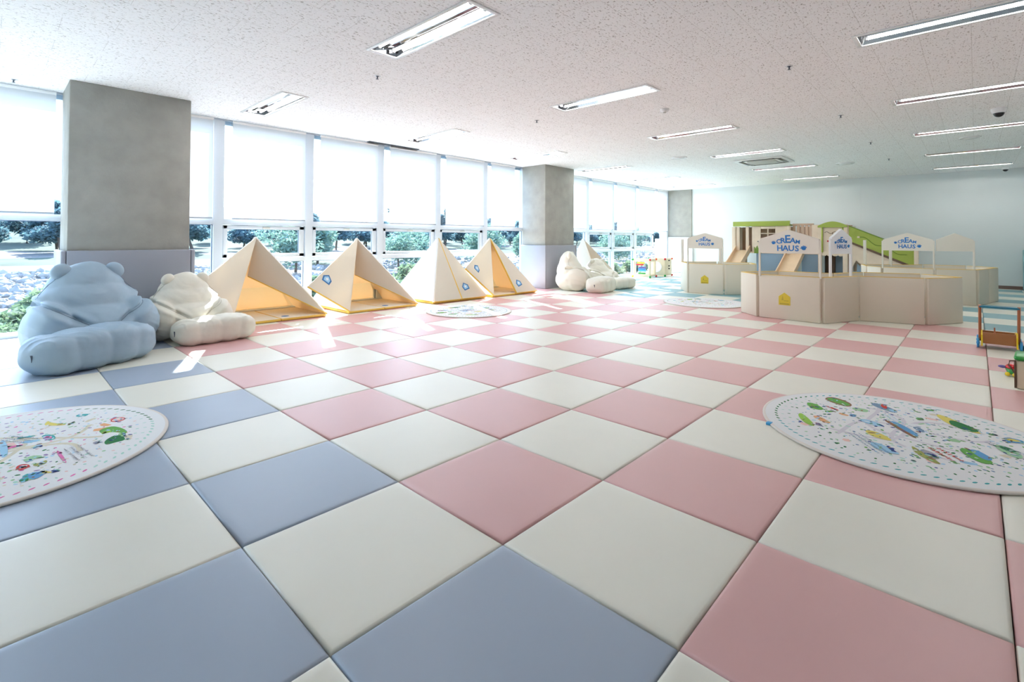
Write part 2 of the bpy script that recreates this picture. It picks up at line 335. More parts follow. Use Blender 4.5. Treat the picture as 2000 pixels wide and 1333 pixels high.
# window wall: one bay each with mullion, transom, panes
MUL = [0.87+1.262*k for k in range(-4, 11)]
wn_i = 0
for k in range(len(MUL)-1):
    xa, xb = MUL[k], min(MUL[k+1], 14.36)
    wn_i += 1
    full = (k-4) in (-4, -3, -2, -1, 4, 5, 6, 10)
    w = empty('window_%d' % wn_i, ((xa+xb)/2, 6.30, 0), kind='structure'); ox, oy = (xa+xb)/2, 6.30
    def bbl(m_, a, b, c, d, e, f, mi=0, bev=0.0): return m_.bb(a-ox, b-ox, c-oy, d-oy, e, f, mi, bev)
    m_ = MB(); bbl(m_, xa-0.068, xa+0.068, 6.245, 6.37, 1.34, 2.70); bbl(m_, xa-0.056, xa+0.056, 6.245, 6.37, 0, 1.34)
    m_.build('mullion', 'frame', w)
    m_ = MB(); bbl(m_, xa+0.056, xb-0.056, 6.25, 6.36, 1.265, 1.34); bbl(m_, xa+0.056, xb-0.056, 6.25, 6.36, 0.0, 0.05)
    if not full: bbl(m_, xa+0.056, xb-0.056, 6.25, 6.36, 0.735, 0.80)
    m_.build('window_frame', 'frame', w)
    m_ = MB(); bbl(m_, xa+0.068, xb-0.068, 6.305, 6.311, 1.34, 2.70); m_.build('upper_pane', 'glass', w)
    m_ = MB(); bbl(m_, xa+0.056, xb-0.056, 6.305, 6.311, 0.05, 1.265 if full else 0.735); m_.build('lower_pane', 'glass', w)
    m_ = MB()
    zt = 1.265 if full else 0.735
    for a, b, c, d in ((xa+0.056, xa+0.062, 0.05, zt), (xb-0.066, xb-0.056, 0.05, zt), (xa+0.056, xb-0.056, zt-0.008, zt)): bbl(m_, a, b, 6.298, 6.304, c, d)
    m_.build('gasket', 'gasket', w)
    if not full:
        s_ = MB(); a, b, c, d = xa+0.066, xb-0.066, 0.806, 1.258
        for q_ in ((a, b, d-0.05, d), (a, b, c, c+0.05), (a, a+0.055, c, d), (b-0.075, b, c, d)): bbl(s_, q_[0], q_[1], 6.262, 6.32, q_[2], q_[3], 0, 0.006)
        so = s_.build('awning_sash', 'frame', w)
        s_ = MB(); bbl(s_, a+0.05, b-0.07, 6.292, 6.298, c+0.045, d-0.045); s_.build('pane', 'glass', so)
        s_ = MB()
        for q_ in ((b-0.083, b-0.075, c+0.05, d-0.05), (a+0.055, b-0.075, d-0.056, d-0.05)): bbl(s_, q_[0], q_[1], 6.280, 6.291, q_[2], q_[3])
        s_.build('gasket', 'gasket', so)
        s_ = MB(); bbl(s_, (a+b)/2-0.05, (a+b)/2+0.05, 6.235, 6.262, d-0.04, d-0.015, 0, 0.004); s_.build('handle', 'grille', so)

# roller blinds, one per bay
ORD = ['first', 'second', 'third', 'fourth', 'fifth', 'sixth', 'seventh', 'eighth', 'ninth', 'tenth']
def blind(xa, xb, label, chain=True):
    b = empty('roller_blind', ((xa+xb)/2, 6.20, 1.338), label=label, cat='window blind', group='roller blinds along the window wall')
    w2 = (xb-xa)/2
    m_ = MB(); n = 14
    vs = []; fs = []
    for r_ in range(9):
        for c_ in range(n+1):
            vs.append((-w2+2*w2*c_/n, 0.003*math.sin(c_*0.9+xa)*(1-r_/9), 1.36-1.34*r_/8))
    for r_ in range(8):
        for c_ in range(n): fs.append((r_*(n+1)+c_, r_*(n+1)+c_+1, (r_+1)*(n+1)+c_+1, (r_+1)*(n+1)+c_))
    m_.add(vs, fs, 0, None, True); m_.build('fabric', 'blind', b)
    MB().tube([(-w2, 0, 0.012), (w2, 0, 0.012)], 0.011, 0, 8).build('bottom_bar', 'edge_trim', b)
    MB().tube([(-w2, 0.0, 1.350), (w2, 0.0, 1.350)], 0.018, 0, 10).build('roller', 'white_metal', b)
    if chain:
        pts = [(-w2-0.02, -0.012, 1.33), (-w2-0.022, -0.014, 0.45), (-w2-0.012, -0.018, 0.15), (-w2+0.0, -0.014, 0.06), (-w2+0.012, -0.018, 0.18), (-w2+0.004, -0.014, 0.5), (-w2-0.005, -0.012, 1.33)]
        MB().tube(pts, 0.0022, 0, 5).build('pull_chain', 'grille', b)
    return b
blind(-1.55, -0.785, 'white roller blind at the left edge, just before the nearest concrete pillar')
blind(-0.26, 0.785, 'white roller blind half hidden by the nearest concrete pillar')
for k in range(4):
    blind(MUL[4+k]+0.155, MUL[5+k]-0.085, 'white roller blind over the %s awning window between the two concrete pillars' % ORD[k])
blind(MUL[8]+0.125, 6.79, 'narrow white roller blind just before the second concrete pillar')
blind(8.60, 9.585, 'partly hidden white roller blind right behind the second concrete pillar')
for k in range(3):
    blind(MUL[11+k]+0.14, MUL[12+k]-0.085, 'white roller blind, %s full one past the second pillar' % ORD[k])
blind(13.62, 14.30, 'last narrow white roller blind beside the far wall column')

# concrete pillars and their padding
def pillar(x0, x1, y0, y1, label):
    MB().bb(x0, x1, y0, y1, 0, H, 0, 0.008).build('concrete_pillar', 'concrete', label=label, cat='pillar')
pillar(-0.73, 0.36, 5.53, 6.232, 'broad grey concrete pillar nearest the camera, behind the blue beanbag')
pillar(7.07, 8.13, 5.56, 6.232, 'grey concrete pillar in the middle of the window wall, right of the tents')
pillar(14.44, 14.497, 5.45, 6.232, 'pale concrete column in the far corner where windows meet the far wall')
def padding(x0, x1, y0, h, label, m, y1=6.23, left=True):
    e = empty('pillar_padding', ((x0+x1)/2, y0, 0), label=label, cat='pillar padding'); cx0 = (x0+x1)/2
    MB().bb(x0-cx0, x1-cx0, -0.045, -0.003, 0.001, h, 0, 0.012).build('front_pad', m, e)
    MB().bb(x0-0.045-cx0, x0-0.003-cx0, -0.045, y1-y0, 0.001, h, 0, 0.012).build('side_pad', m, e)
    MB().bb(x1+0.003-cx0, x1+0.045-cx0, -0.045, y1-y0, 0.001, h, 0, 0.012).build('side_pad', m, e)
padding(-0.735, 0.365, 5.525, 0.945, 'grey vinyl safety padding round the foot of the nearest pillar', 'pad_grey')
padding(7.065, 8.135, 5.555, 0.945, 'grey vinyl safety padding round the foot of the middle pillar', 'pad_grey')
e = empty('pillar_padding', (14.40, 5.8, 0), label='white vinyl padding at the foot of the far corner column', cat='pillar padding')
MB().bb(-0.02, 0.035, -0.40, 0.43, 0.001, 1.16, 0, 0.01).build('front_pad', 'pad_white', e)
MB().bb(13.62, 14.49, -2.75, -2.06, 0, H, 0, 0.01).build('painted_column', 'wall', label='white painted column at the right end of the far wall', cat='pillar')
e = empty('column_padding', (13.6, -2.05, 0), label='teal vinyl padding on the column at the right edge', cat='pillar padding')
MB().bb(-0.04, 0.85, 0.003, 0.075, 0.001, 0.90, 0, 0.03).build('side_pad', 'pad_teal', e)
MB().bb(-0.045, 0.012, -0.70, 0.075, 0.001, 0.90, 0, 0.02).build('front_pad', 'pad_teal', e)

# ------------------------------------------------------------------ ceiling fittings
def make_light():
    t = empty('ceiling_light', (LX[0], LY[0], H)); w, l = LW/2, LL/2
    m_ = MB()
    for a in ((-w-0.022, -w+0.006, -l-0.022, l+0.022), (w-0.006, w+0.022, -l-0.022, l+0.022), (-w, w, -l-0.022, -l+0.012), (-w, w, l-0.012, l+0.022)): m_.bb(a[0], a[1], a[2], a[3], -0.010, 0.0, 0, 0.003)
    m_.build('frame', 'white_metal', t)
    m_ = MB(); z = 0.085
    vs = [(-w, -l, 0), (w, -l, 0), (w, l, 0), (-w, l, 0), (-w+0.03, -l+0.01, z), (w-0.03, -l+0.01, z), (w-0.03, l-0.01, z), (-w+0.03, l-0.01, z)]
    m_.add(vs, [(0, 4, 5, 1), (1, 5, 6, 2), (2, 6, 7, 3), (3, 7, 4, 0), (4, 7, 6, 5)], 0)
    m_.prism([(-0.022, 0.075), (0.022, 0.075), (0.0, 0.035)], -l+0.01, l-0.01, 0, Matrix.Rotation(R(90), 4, 'X'))
    m_.build('reflector', 'reflector', t)
    for sx in (-1, 1):
        tb = MB().tube([(sx*0.07, -l+0.05, 0.030), (sx*0.07, l-0.05, 0.030)], 0.0125, 0, 12).build('tube', 'tube', t)
        for sy in (-1, 1): MB().bb(sx*0.07-0.014, sx*0.07+0.014, sy*(l-0.05)-0.012, sy*(l-0.05)+0.012, 0.012, 0.05, 0, 0.003).build('socket', 'socket', tb)
    return t
RN = ['in the window side row', 'in the middle row', 'in the right hand row']
proto = make_light(); first = True
for j, y in enumerate(LY):
    for i, x in enumerate(LX):
        if j == 2 and i == 0: continue
        t = proto if first else copy_tree(proto); first = False
        t.location = (x, y, H)
        tag(t, 'twin-tube ceiling light %s, %s one from the camera' % (RN[j], ORD[i if j < 2 else i-1]), 'ceiling light', 'recessed twin-tube ceiling lights')
# air conditioner cassette
t = empty('air_conditioner', (9.70, 1.92, H), label='square white ceiling cassette air conditioner with rounded black slots', cat='air conditioner')
MB().box((0, 0, -0.014), (0.92, 0.92, 0.026), 0, None, 0.010, 3).build('casing', 'white_metal', t)
MB().box((0, 0, -0.034), (0.50, 0.50, 0.014), 0, None, 0.006).build('intake_grille', 'grille', t)
for k in range(4):
    a = k*PI/2
    m_ = MB(); m_.box((0.36*math.cos(a), 0.36*math.sin(a), -0.030), (0.07, 0.60, 0.008), 0, None, 0.004, 2, a); m_.box((0.345*math.cos(a+0.74)*1.28, 0.345*math.sin(a+0.74)*1.28, -0.030), (0.05, 0.11, 0.008), 0, None, 0.004, 2, a+PI/4)
    m_.build('air_slot', 'black', t)
def round_vent(x, y, r, label, name='ceiling_diffuser'):
    t = empty(name, (x, y, H), label=label, cat='ceiling vent')
    MB().lathe([(r, 0), (r, -0.008), (r*0.9, -0.018), (r*0.82, -0.012)], 0, 32, None).build('outer_ring', 'white_metal', t)
    MB().lathe([(r*0.62, -0.004), (r*0.62, -0.02), (0.0001, -0.026)], 0, 32, None).build('center_disc', 'white_metal', t)
round_vent(11.2, 0.76, 0.17, 'round white ceiling diffuser between the far light rows')
round_vent(9.35, -1.20+0.02, 0.13, 'small round white ceiling diffuser near the right hand lights')
round_vent(8.15, 4.62-1.6, 0.15, 'round white ceiling diffuser near the middle pillar')
t = empty('slot_diffuser', (3.6, 6.15, H), label='dark slim slot vent at the ceiling edge above the windows', cat='ceiling vent')
MB().bb(-0.51, 0.51, -0.045, 0.040, -0.012, 0, 0, 0.002).build('frame', 'alu', t); MB().bb(-0.50, 0.50, -0.030, 0.030, -0.016, -0.004).build('slot', 'black', t)
for k, (x, y) in enumerate([(1.38, 3.1), (3.88, 3.12), (3.86, 0.02), (6.35, 0.03), (8.8, 0.02), (11.07, 0.01), (-1.13, 5.96)]):
    t = empty('sprinkler', (x, y, H), label='small ceiling sprinkler head ' + ['left of the nearest two-tube light', 'between the window row and middle row lights', 'right of the second light of the middle row', 'right of the third light of the middle row', 'near the air conditioner', 'past the air conditioner towards the far wall', 'above the blind at the left edge'][k], cat='sprinkler', group='ceiling sprinkler heads')
    MB().lathe([(0.022, 0), (0.022, -0.004), (0.008, -0.008), (0.006, -0.03), (0.016, -0.034), (0.0001, -0.036)], 0, 14).build('nozzle', 'alu', t)
    MB().lathe([(0.034, 0), (0.034, -0.003), (0.023, -0.005)], 0, 18).build('rosette', 'white_metal', t)
t = empty('smoke_detector', (4.51, 1.57, H), label='small white round smoke detector on the ceiling', cat='smoke detector')
MB().lathe([(0.055, 0), (0.055, -0.015), (0.045, -0.035), (0.02, -0.04), (0.0001, -0.04)], 0, 24).build('body', 'white_metal', t)
MB().lathe([(0.021, -0.038), (0.018, -0.05), (0.0001, -0.052)], 0, 16).build('sensor', 'grille', t)
for x, y, s_, lb in ((7.26, -1.45, 1.0, 'larger dome security camera hanging near the right edge'), (14.2, -1.72, 0.9, 'dome security camera in the far right ceiling corner')):
    t = empty('security_camera', (x, y, H), label=lb, cat='security camera', group='ceiling dome cameras')
    MB().lathe([(0.075*s_, 0), (0.075*s_, -0.02*s_), (0.066*s_, -0.055*s_), (0.055*s_, -0.06*s_)], 0, 28).build('housing', 'white_metal', t)
    MB().ell((0, 0, -0.058*s_), (0.052*s_, 0.052*s_, 0.05*s_), 0, None, 24, 14).build('dome', 'black', t)

# ------------------------------------------------------------------ beanbags
def noisev(p, s): return noise.noise(Vector(p)*s)
def blob_mesh(ells, voxel, smooth_it):
    m_ = MB()
    for c, r, rz, rx in ells:
        m_.ell((0, 0, 0), r, 0, Matrix.Translation(c) @ Matrix.Rotation(rz, 4, 'Z') @ Matrix.Rotation(rx, 4, 'X'), 40, 24)
    me = m_.mesh('tmp', 'bag_blue'); o = bpy.data.objects.new('tmp', me); link(o)
    a = o.modifiers.new('r', 'REMESH'); a.mode = 'VOXEL'; a.voxel_size = voxel
    b = o.modifiers.new('s', 'SMOOTH'); b.factor = 0.5; b.iterations = smooth_it
    bpy.context.view_layer.update(); dg = bpy.context.evaluated_depsgraph_get()
    me2 = bpy.data.meshes.new_from_object(o.evaluated_get(dg)); bpy.data.objects.remove(o, do_unlink=True)
    return me2
def fold(u, k, sharp=3.0):
    return (1-abs(math.sin(u*k)))**sharp
def back_mesh():
    E_ = [((0, 0.04, 0.24), (0.52, 0.42, 0.28), 0, 0), ((0, 0.12, 0.42), (0.44, 0.30, 0.32), 0, R(-8)), ((0, 0.15, 0.60), (0.33, 0.22, 0.27), 0, R(-6)), ((0, 0.16, 0.70), (0.24, 0.17, 0.185), 0, 0),
          ((-0.36, -0.10, 0.27), (0.185, 0.27, 0.26), R(10), R(10)), ((0.36, -0.10, 0.27), (0.185, 0.27, 0.25), R(-10), R(10))]
    me = blob_mesh(E_, 0.014, 7)
    for v in me.vertices:
        p = v.co.copy()
        n = Vector((p.x, p.y-0.1, p.z-0.35)).normalized()
        if p.y < 0.15:
            # hanging U folds on the hood, running from one ear down and back up to the other
            rr = math.hypot(p.x, (p.z-0.86)*0.82)
            w = max(0, 1-abs(p.x)/0.36)*max(0, min(1, (0.15-p.y)*6))*max(0, min(1, (0.86-p.z)*6))*max(0, min(1, (p.z-0.28)*6))
            d = (0.012*fold(rr+0.05*noisev(p, 3)+0.02*noisev(p, 9), 19, 2.5)*(0.55+0.8*noisev(p, 2.3)) + 0.004*fold(rr+0.1, 47, 2))*w
            p += n*d
            # crease lines where the arms meet the hood
            for s_ in (-1, 1):
                dd = abs((p.z-0.52) - (p.x*s_-0.44)*0.647)/1.19; wv = max(0, min(1, (p.x*s_-0.06)*8))*max(0, min(1, (0.50-p.x*s_)*12))
                p -= n*0.040*wv*math.exp(-(dd/0.022)**2); p += n*0.022*wv*math.exp(-((dd-0.05)/0.035)**2)
            side = max(0, min(1, (abs(p.x)-0.25)*6))*max(0, min(1, (0.45-p.z)*5))
            p += n*0.008*fold(p.x*0.6+p.z*1.1+0.1*noisev(p, 2), 26, 2.2)*side
        p += n*(0.016*noisev(p, 4.0)+0.006*noisev(p, 11.0))
        if p.z < 0.012: p.z = 0.002+0.2*max(0, p.z)
        v.co = p
    return me
def seat_mesh():
    E_ = [((-0.30, 0, 0.165), (0.22, 0.23, 0.175), 0, 0), ((-0.10, 0.0, 0.175), (0.30, 0.25, 0.185), 0, 0), ((0.12, 0.0, 0.18), (0.30, 0.25, 0.19), 0, 0), ((0.30, 0.0, 0.175), (0.21, 0.23, 0.18), 0, 0)]
    me = blob_mesh(E_, 0.012, 8)
    for v in me.vertices:
        p = v.co.copy(); cy_, cz_ = p.y/0.25, (p.z-0.18)/0.185; l_ = math.hypot(cy_, cz_)
        if l_ > 1e-4:
            c_, s_ = abs(cy_/l_), abs(cz_/l_); k_ = (c_**3.6+s_**3.6)**(-1/3.6); p.y *= k_; p.z = 0.18+(p.z-0.18)*k_
        ex = abs(p.x)/0.52; p.y *= 1-0.10*max(0, ex-0.6); p.z = max(0, p.z)
        n = Vector((p.x*0.25, p.y, p.z-0.17)).normalized()
        top = max(0, min(1, (p.z-0.20)*9))
        p += n*0.009*fold(p.x*0.9+p.y*0.9*(1 if p.x < 0 else -1)+0.10*noisev(p, 5), 30, 2.4)*top*(0.35+abs(p.x)*2.2)*(0.7+0.9*noisev(p, 3))
        low = max(0, min(1, (0.07-p.z)*16))
        p += n*0.007*fold(p.x, 30, 2)*low
        p += n*(0.012*noisev(p, 4.5)+0.004*noisev(p, 13))
        if p.z < 0.012: p.z = 0.002+0.2*max(0, p.z)
        v.co = p
    return me
ME_BACK, ME_SEAT = back_mesh(), seat_mesh()
from mathutils.bvhtree import BVHTree
BVB = BVHTree.FromPolygons([v.co[:] for v in ME_BACK.vertices], [p.vertices[:] for p in ME_BACK.polygons])
def surf_y(x, z):
    h = BVB.ray_cast(Vector((x, -2, z)), Vector((0, 1, 0)))
    return h[0].y if h[0] is not None else None
def setmat(me, m, sc):
    me = me.copy(); me.materials.clear(); me.materials.append(MT[m])
    for v in me.vertices: v.co = Vector((v.co.x*sc[0], v.co.y*sc[1], v.co.z*sc[2]))
    for p in me.polygons: p.use_smooth = True
    return me
def beanbag(loc, rz, sc, m, seam, label, seat_w, seat_rz):
    t = empty('beanbag_chair', loc, rz, label, 'beanbag', 'bear eared beanbags')
    ob = bpy.data.objects.new('backrest', setmat(ME_BACK, m, sc)); link(ob); ob.parent = t
    so = Matrix.Rotation(-rz, 4, 'Z') @ Vector((seat_w[0], seat_w[1], 0))
    os_ = bpy.data.objects.new('seat_cushion', setmat(ME_SEAT, m, (sc[0], sc[1], sc[2]*0.93))); link(os_); os_.parent = t; os_.location = so; os_.rotation_euler = (0, 0, seat_rz)
    S3 = Matrix.Diagonal((sc[0], sc[1], sc[2], 1))
    for s_ in (-1, 1):
        MB().ell((0, 0, 0), (0.088, 0.055, 0.075), 0, S3 @ Matrix.Translation((s_*0.222, 0.10, 0.795)) @ Matrix.Rotation(s_*R(40), 4, 'Y'), 28, 18).build('ear', m, t)
    for s_ in (-1, 1):
        for fx, fz in ((lambda u: 0.19+0.25*u**0.9, lambda u: 0.80-0.28*u), (lambda u: 0.44-0.34*u, lambda u: 0.52-0.22*u)):
            pts = []
            for k in range(19):
                u = k/18; y = surf_y(s_*fx(u), fz(u))
                if y is not None: pts.append((s_*fx(u)*sc[0], (y-0.001)*sc[1], fz(u)*sc[2]))
            if len(pts) > 3: MB().tube(pts, 0.0028, 0, 6).build('seam', seam, t)
    MB().bb(-0.0015, 0.003, -0.018, 0.018, -0.026, 0.026, 0).build('fabric_tag', 'tag', os_, loc=(-0.50*sc[0], -0.06*sc[1], 0.16*sc[2]))
    return t
beanbag((-0.60, 4.84, 0), R(10), (0.93, 1.0, 0.96), 'bag_blue', 'bag_blue_seam', 'big grey-blue beanbag with round bear ears and a long seat cushion', (-0.05, -0.60), R(14))
beanbag((0.24, 5.06, 0), R(4), (0.77, 0.80, 0.79), 'bag_cream', 'bag_cream_seam', 'smaller cream beanbag with bear ears beside the blue beanbag', (0.14, -0.47), R(-2))
beanbag((7.36, 4.98, 0), R(26), (0.78, 0.90, 0.93), 'bag_cream', 'bag_cream_seam', 'cream beanbag leaning on the padding of the middle pillar', (0.06, -0.62), R(-22))
beanbag((8.46, 5.06, 0), R(-6), (0.82, 0.80, 0.72), 'bag_cream', 'bag_cream_seam', 'cream beanbag partly hidden behind the one at the middle pillar', (-0.08, -0.60), R(0))

# ------------------------------------------------------------------ play tents
def tri_panel(p, th, out, m_, mo, mi_, me_):
    """solid triangular foam panel; out = outward direction"""
    p = [Vector(a) for a in p]; n = (p[1]-p[0]).cross(p[2]-p[0]).normalized()
    if n.dot(Vector(out)) < 0: n = -n
    c = sum(p, Vector())/3
    a = [q + n*th*0.5 for q in p]; b = [q - n*th*0.5 for q in p]
    mids = []
    vs = a + b
    m_.add(vs, [(0, 1, 2)], mo); m_.add(vs, [(3, 5, 4)], mi_)
    for i in range(3):
        j = (i+1) % 3; m_.add(vs, [(i, 3+i, 3+j, j)], me_[i])
    return m_
def emblem(parent, pos, nrm, up, s_, name='emblem'):
    n = Vector(nrm).normalized(); u = Vector(up); u = (u-n*u.dot(n)).normalized(); r_ = u.cross(n)
    T = Matrix((r_, u, n)).transposed().to_4x4(); T.translation = Vector(pos)
    m_ = MB(); pent = [(-0.5, -0.5), (0.5, -0.5), (0.58, 0.12), (0, 0.62), (-0.58, 0.12)]
    m_.prism([(x*s_, y*s_) for x, y in pent], 0.0, 0.002, 0, T); m_.prism([(x*s_*0.68, y*s_*0.68) for x, y in pent], 0.002, 0.003, 1, T)
    m_.lathe([(s_*0.16, 0.003), (0.0001, 0.0036)], 2, 14, T)
    return m_.build(name, ['emblem_blue', 'emblem_light', 'sign_white'], parent)
def tent(ax, bx, fy, apex, label, left=None, right=None, emb=(), rotl=0, dd=1.22):
    bc = Vector(((ax+bx)/2, fy+dd/2, 0))
    t = empty('play_tent', bc, 0, label, 'play tent', 'cream pyramid play tents')
    A = Vector((ax, fy, 0.04))-bc; B = Vector((bx, fy, 0.04))-bc; C = B+Vector((0, dd, 0)); D = A+Vector((0, dd, 0)); P = Vector(apex)-bc; Mf = (A+B)/2
    th = 0.035; z0 = 0.001
    w2 = (bx-ax)/2
    for s_ in (-1, 1):
        x0, x1 = (-w2, -0.004) if s_ < 0 else (0.004, w2)
        m_ = MB(); m_.bb(x0, x1, -dd/2, dd/2, 0.004, 0.036, 1, 0.008); m_.bb(x0+0.008, x1-0.008, -dd/2+0.008, dd/2-0.008, 0.030, 0.0375, 0, 0.001)
        m_.build('base_mat', ['cover_cream', 'yellow'], t)
    for nm, tri, out in (('side_wall', (A, D, P), (-1, 0, 0.3)), ('side_wall', (B, C, P), (1, 0, 0.3)), ('back_wall', (D, C, P), (0, 1, 0.3))):
        m_ = MB(); tri_panel(tri, th, out, m_, 0, 1, (2, 0, 0)); m_.build(nm, ['tent_cover', 'tent_inner', 'yellow'], t)
    off = Vector((0, -0.02, 0))
    def door(hinge, corner, closed):
        tri = (hinge+off, corner+off, P+off); m_ = MB()
        tri_panel(tri, 0.03, (0, -1, 0.2), m_, 0, 0, (1, 1 if closed else 0, 0)); m_.build('door_flap', ['tent_cover', 'yellow'], t)
        q0, q1 = Vector(corner)+off+Vector((0, -0.012, 0)), P+off+Vector((0, -0.012, 0))
        MB().tube(([q1, q0] if closed else [q0]) + [hinge+off+Vector((0, -0.012, 0))], 0.0095, 0, 8).build('yellow_edging', 'yellow', t)
    door(A, Vector(left)-bc if left else Mf+Vector((-0.006, 0, 0)), not left)
    door(B, Vector(right)-bc if right else Mf+Vector((0.006, 0, 0)), not right)
    for q_ in (A, B, C, D): MB().tube([P, q_], 0.014, 0, 8).build('ridge_piping', 'sign_white', t)
    for tri, wts in emb:
        pts = [A if tri == 'l' else B, (Vector(left)-bc if left else Mf) if tri == 'l' else (Vector(right)-bc if right else Mf), P]
        p = sum((pts[i]*wts[i] for i in range(3)), Vector())+off; n = (pts[1]-pts[0]).cross(pts[2]-pts[0]).normalized()
        if n.y > 0: n = -n
        e_ = emblem(t, p+n*0.0155, n, (pts[2]-(pts[0]+pts[1])/2) if not (tri == 'l' and left) else (pts[2]-(pts[0]+pts[1])/2), 0.13)
    m_ = MB(); m_.lathe([(0.05, 0.0376), (0.048, 0.039), (0.0001, 0.039)], 0, 20, Matrix.Translation((0.12, -dd/2+0.18, 0)))
    m_.build('printed_mark', 'emblem_blue', t); 
    return t
tent(0.74, 1.96, 5.30, (1.23, 5.90, 1.09), 'open cream pyramid tent nearest the camera, behind the cream beanbag', left=(0.44, 5.28, 0.60), right=(1.16, 5.98, 0.56))
tent(2.28, 3.47, 5.27, (2.75, 5.90, 1.08), 'open cream pyramid tent with a blue emblem on its raised left flap', left=(1.68, 5.30, 0.43), right=(2.76, 5.98, 0.50), emb=[('l', (0.17, 0.62, 0.21))])
tent(3.78, 4.98, 5.25, (4.37, 5.89, 1.09), 'closed cream pyramid tent with both flaps down, one emblem at lower right', emb=[('r', (0.30, 0.52, 0.18))])
tent(5.13, 6.36, 5.22, (5.68, 5.88, 1.09), 'half open cream pyramid tent with emblems on both flaps, next to the middle pillar', left=(4.50, 5.30, 0.56), emb=[('l', (0.22, 0.60, 0.18)), ('r', (0.30, 0.54, 0.16))])
tent(8.62, 9.72, 5.20, (9.00, 5.92, 1.09), 'cream pyramid tent behind the beanbags right of the middle pillar', left=(8.35, 5.25, 0.56), right=(9.0, 5.9, 0.5), dd=0.96)

# ------------------------------------------------------------------ fence booths with signs
def text_polys(items):
    """letters (char, x, y, size, rot) -> one flat mesh in the XY plane"""
    m_ = MB()
    for ch, x, y, sz, rot in items:
        cu = bpy.data.curves.new('t', 'FONT'); cu.body = ch; cu.size = sz; cu.align_x = 'CENTER'; cu.extrude = 0.0016; cu.offset = sz*0.018; cu.resolution_u = 3
        o = bpy.data.objects.new('t', cu); link(o); bpy.context.view_layer.update()
        me = bpy.data.meshes.new_from_object(o.evaluated_get(bpy.context.evaluated_depsgraph_get()))
        T = Matrix.Translation((x, y, 0)) @ Matrix.Rotation(R(rot), 4, 'Z')
        m_.add([v.co.copy() for v in me.vertices], [list(p.vertices) for p in me.polygons], 0, T)
        bpy.data.objects.remove(o, do_unlink=True); bpy.data.meshes.remove(me)
    return m_
LOGO = [('C', -0.118, 0.000, 0.085, 6), ('R', -0.066, 0.006, 0.105, 4), ('E', -0.008, 0.012, 0.150, 2), ('A', 0.052, 0.008, 0.102, -4), ('M', 0.112, 0.000, 0.075, -6),
        ('H', -0.105, -0.100, 0.108, 2), ('A', -0.036, -0.100, 0.108, 0), ('U', 0.036, -0.100, 0.108, 0), ('S', 0.103, -0.102, 0.108, -2)]
LOGO_MB = text_polys(LOGO)
LOGO_ME = LOGO_MB.mesh('lettering', 'logo_blue')
def paw_mb(s_, flip=1):
    m_ = MB()
    for (x, y, rx, ry) in ((0, 0, 1.0, 0.85), (-0.95*flip, 0.75, .28, .38), (-0.35*flip, 1.10, .28, .42), (0.35*flip, 1.08, .28, .42), (0.98*flip, 0.62, .28, .36), (1.25*flip, -0.05, .24, .3)):
        pts = [(s_*(x+rx*math.cos(a*PI/8)), s_*(y+ry*math.sin(a*PI/8))) for a in range(16)]
        m_.prism(pts, -0.0016, 0.0016, 0)
    return m_
def sign(parent, org, p0, p1, nrm, zb, zs, zp, board='sign_board', logo=True, posts=(True, True), postbase=0.05, ls=1.0, pw=0.012):
    """gabled sign board between plan points p0 and p1, standing on two posts"""
    p0, p1 = Vector((*p0, 0)), Vector((*p1, 0)); d = (p1-p0); L = d.length; d.normalize(); n = Vector((*nrm, 0)).normalized()
    c = (p0+p1)/2 - Vector(org); T = Matrix((d, Vector((0, 0, 1)), n)).transposed().to_4x4(); T.translation = c
    m_ = MB(); m_.prism([(-L/2, zb), (L/2, zb), (L/2, zs), (0, zp), (-L/2, zs)] if d.cross(Vector((0, 0, 1))).dot(n) > 0 else [(-L/2, zb), (L/2, zb), (L/2, zs), (0, zp), (-L/2, zs)], -0.02, 0.02, 0, T)
    b = m_.build('sign_board', board, parent)
    for k, s_ in enumerate((-1, 1)):
        if posts[k]:
            T2 = T @ Matrix.Translation((s_*(L/2+pw*0.6), (zs-0.02+postbase)/2, 0)); m_ = MB(); m_.box((0, 0, 0), (pw*2, zs-0.02-postbase, 0.03), 0, T2, 0.004); m_.build('sign_post', board, parent)
    if logo:
        right = Vector((0, 0, 1)).cross(n)
        TL = Matrix((right, Vector((0, 0, 1)), n)).transposed().to_4x4(); TL.translation = c + n*0.0222 + Vector((0, 0, (zb+zs)/2+0.035))
        o = bpy.data.objects.new('lettering', LOGO_ME); link(o); o.parent = parent; o.matrix_local = TL @ Matrix.Scale(ls, 4)
        for (x, y, s_, f_) in ((-0.185, 0.005, 0.020, 1), (0.185, -0.065, 0.026, -1)):
            pm = paw_mb(s_, f_); po = pm.build('paw_print', 'logo_blue', parent); po.matrix_local = TL @ Matrix.Scale(ls, 4) @ Matrix.Translation((x, y, 0)) @ Matrix.Rotation(R(-10 if f_ < 0 else 12), 4, 'Z')
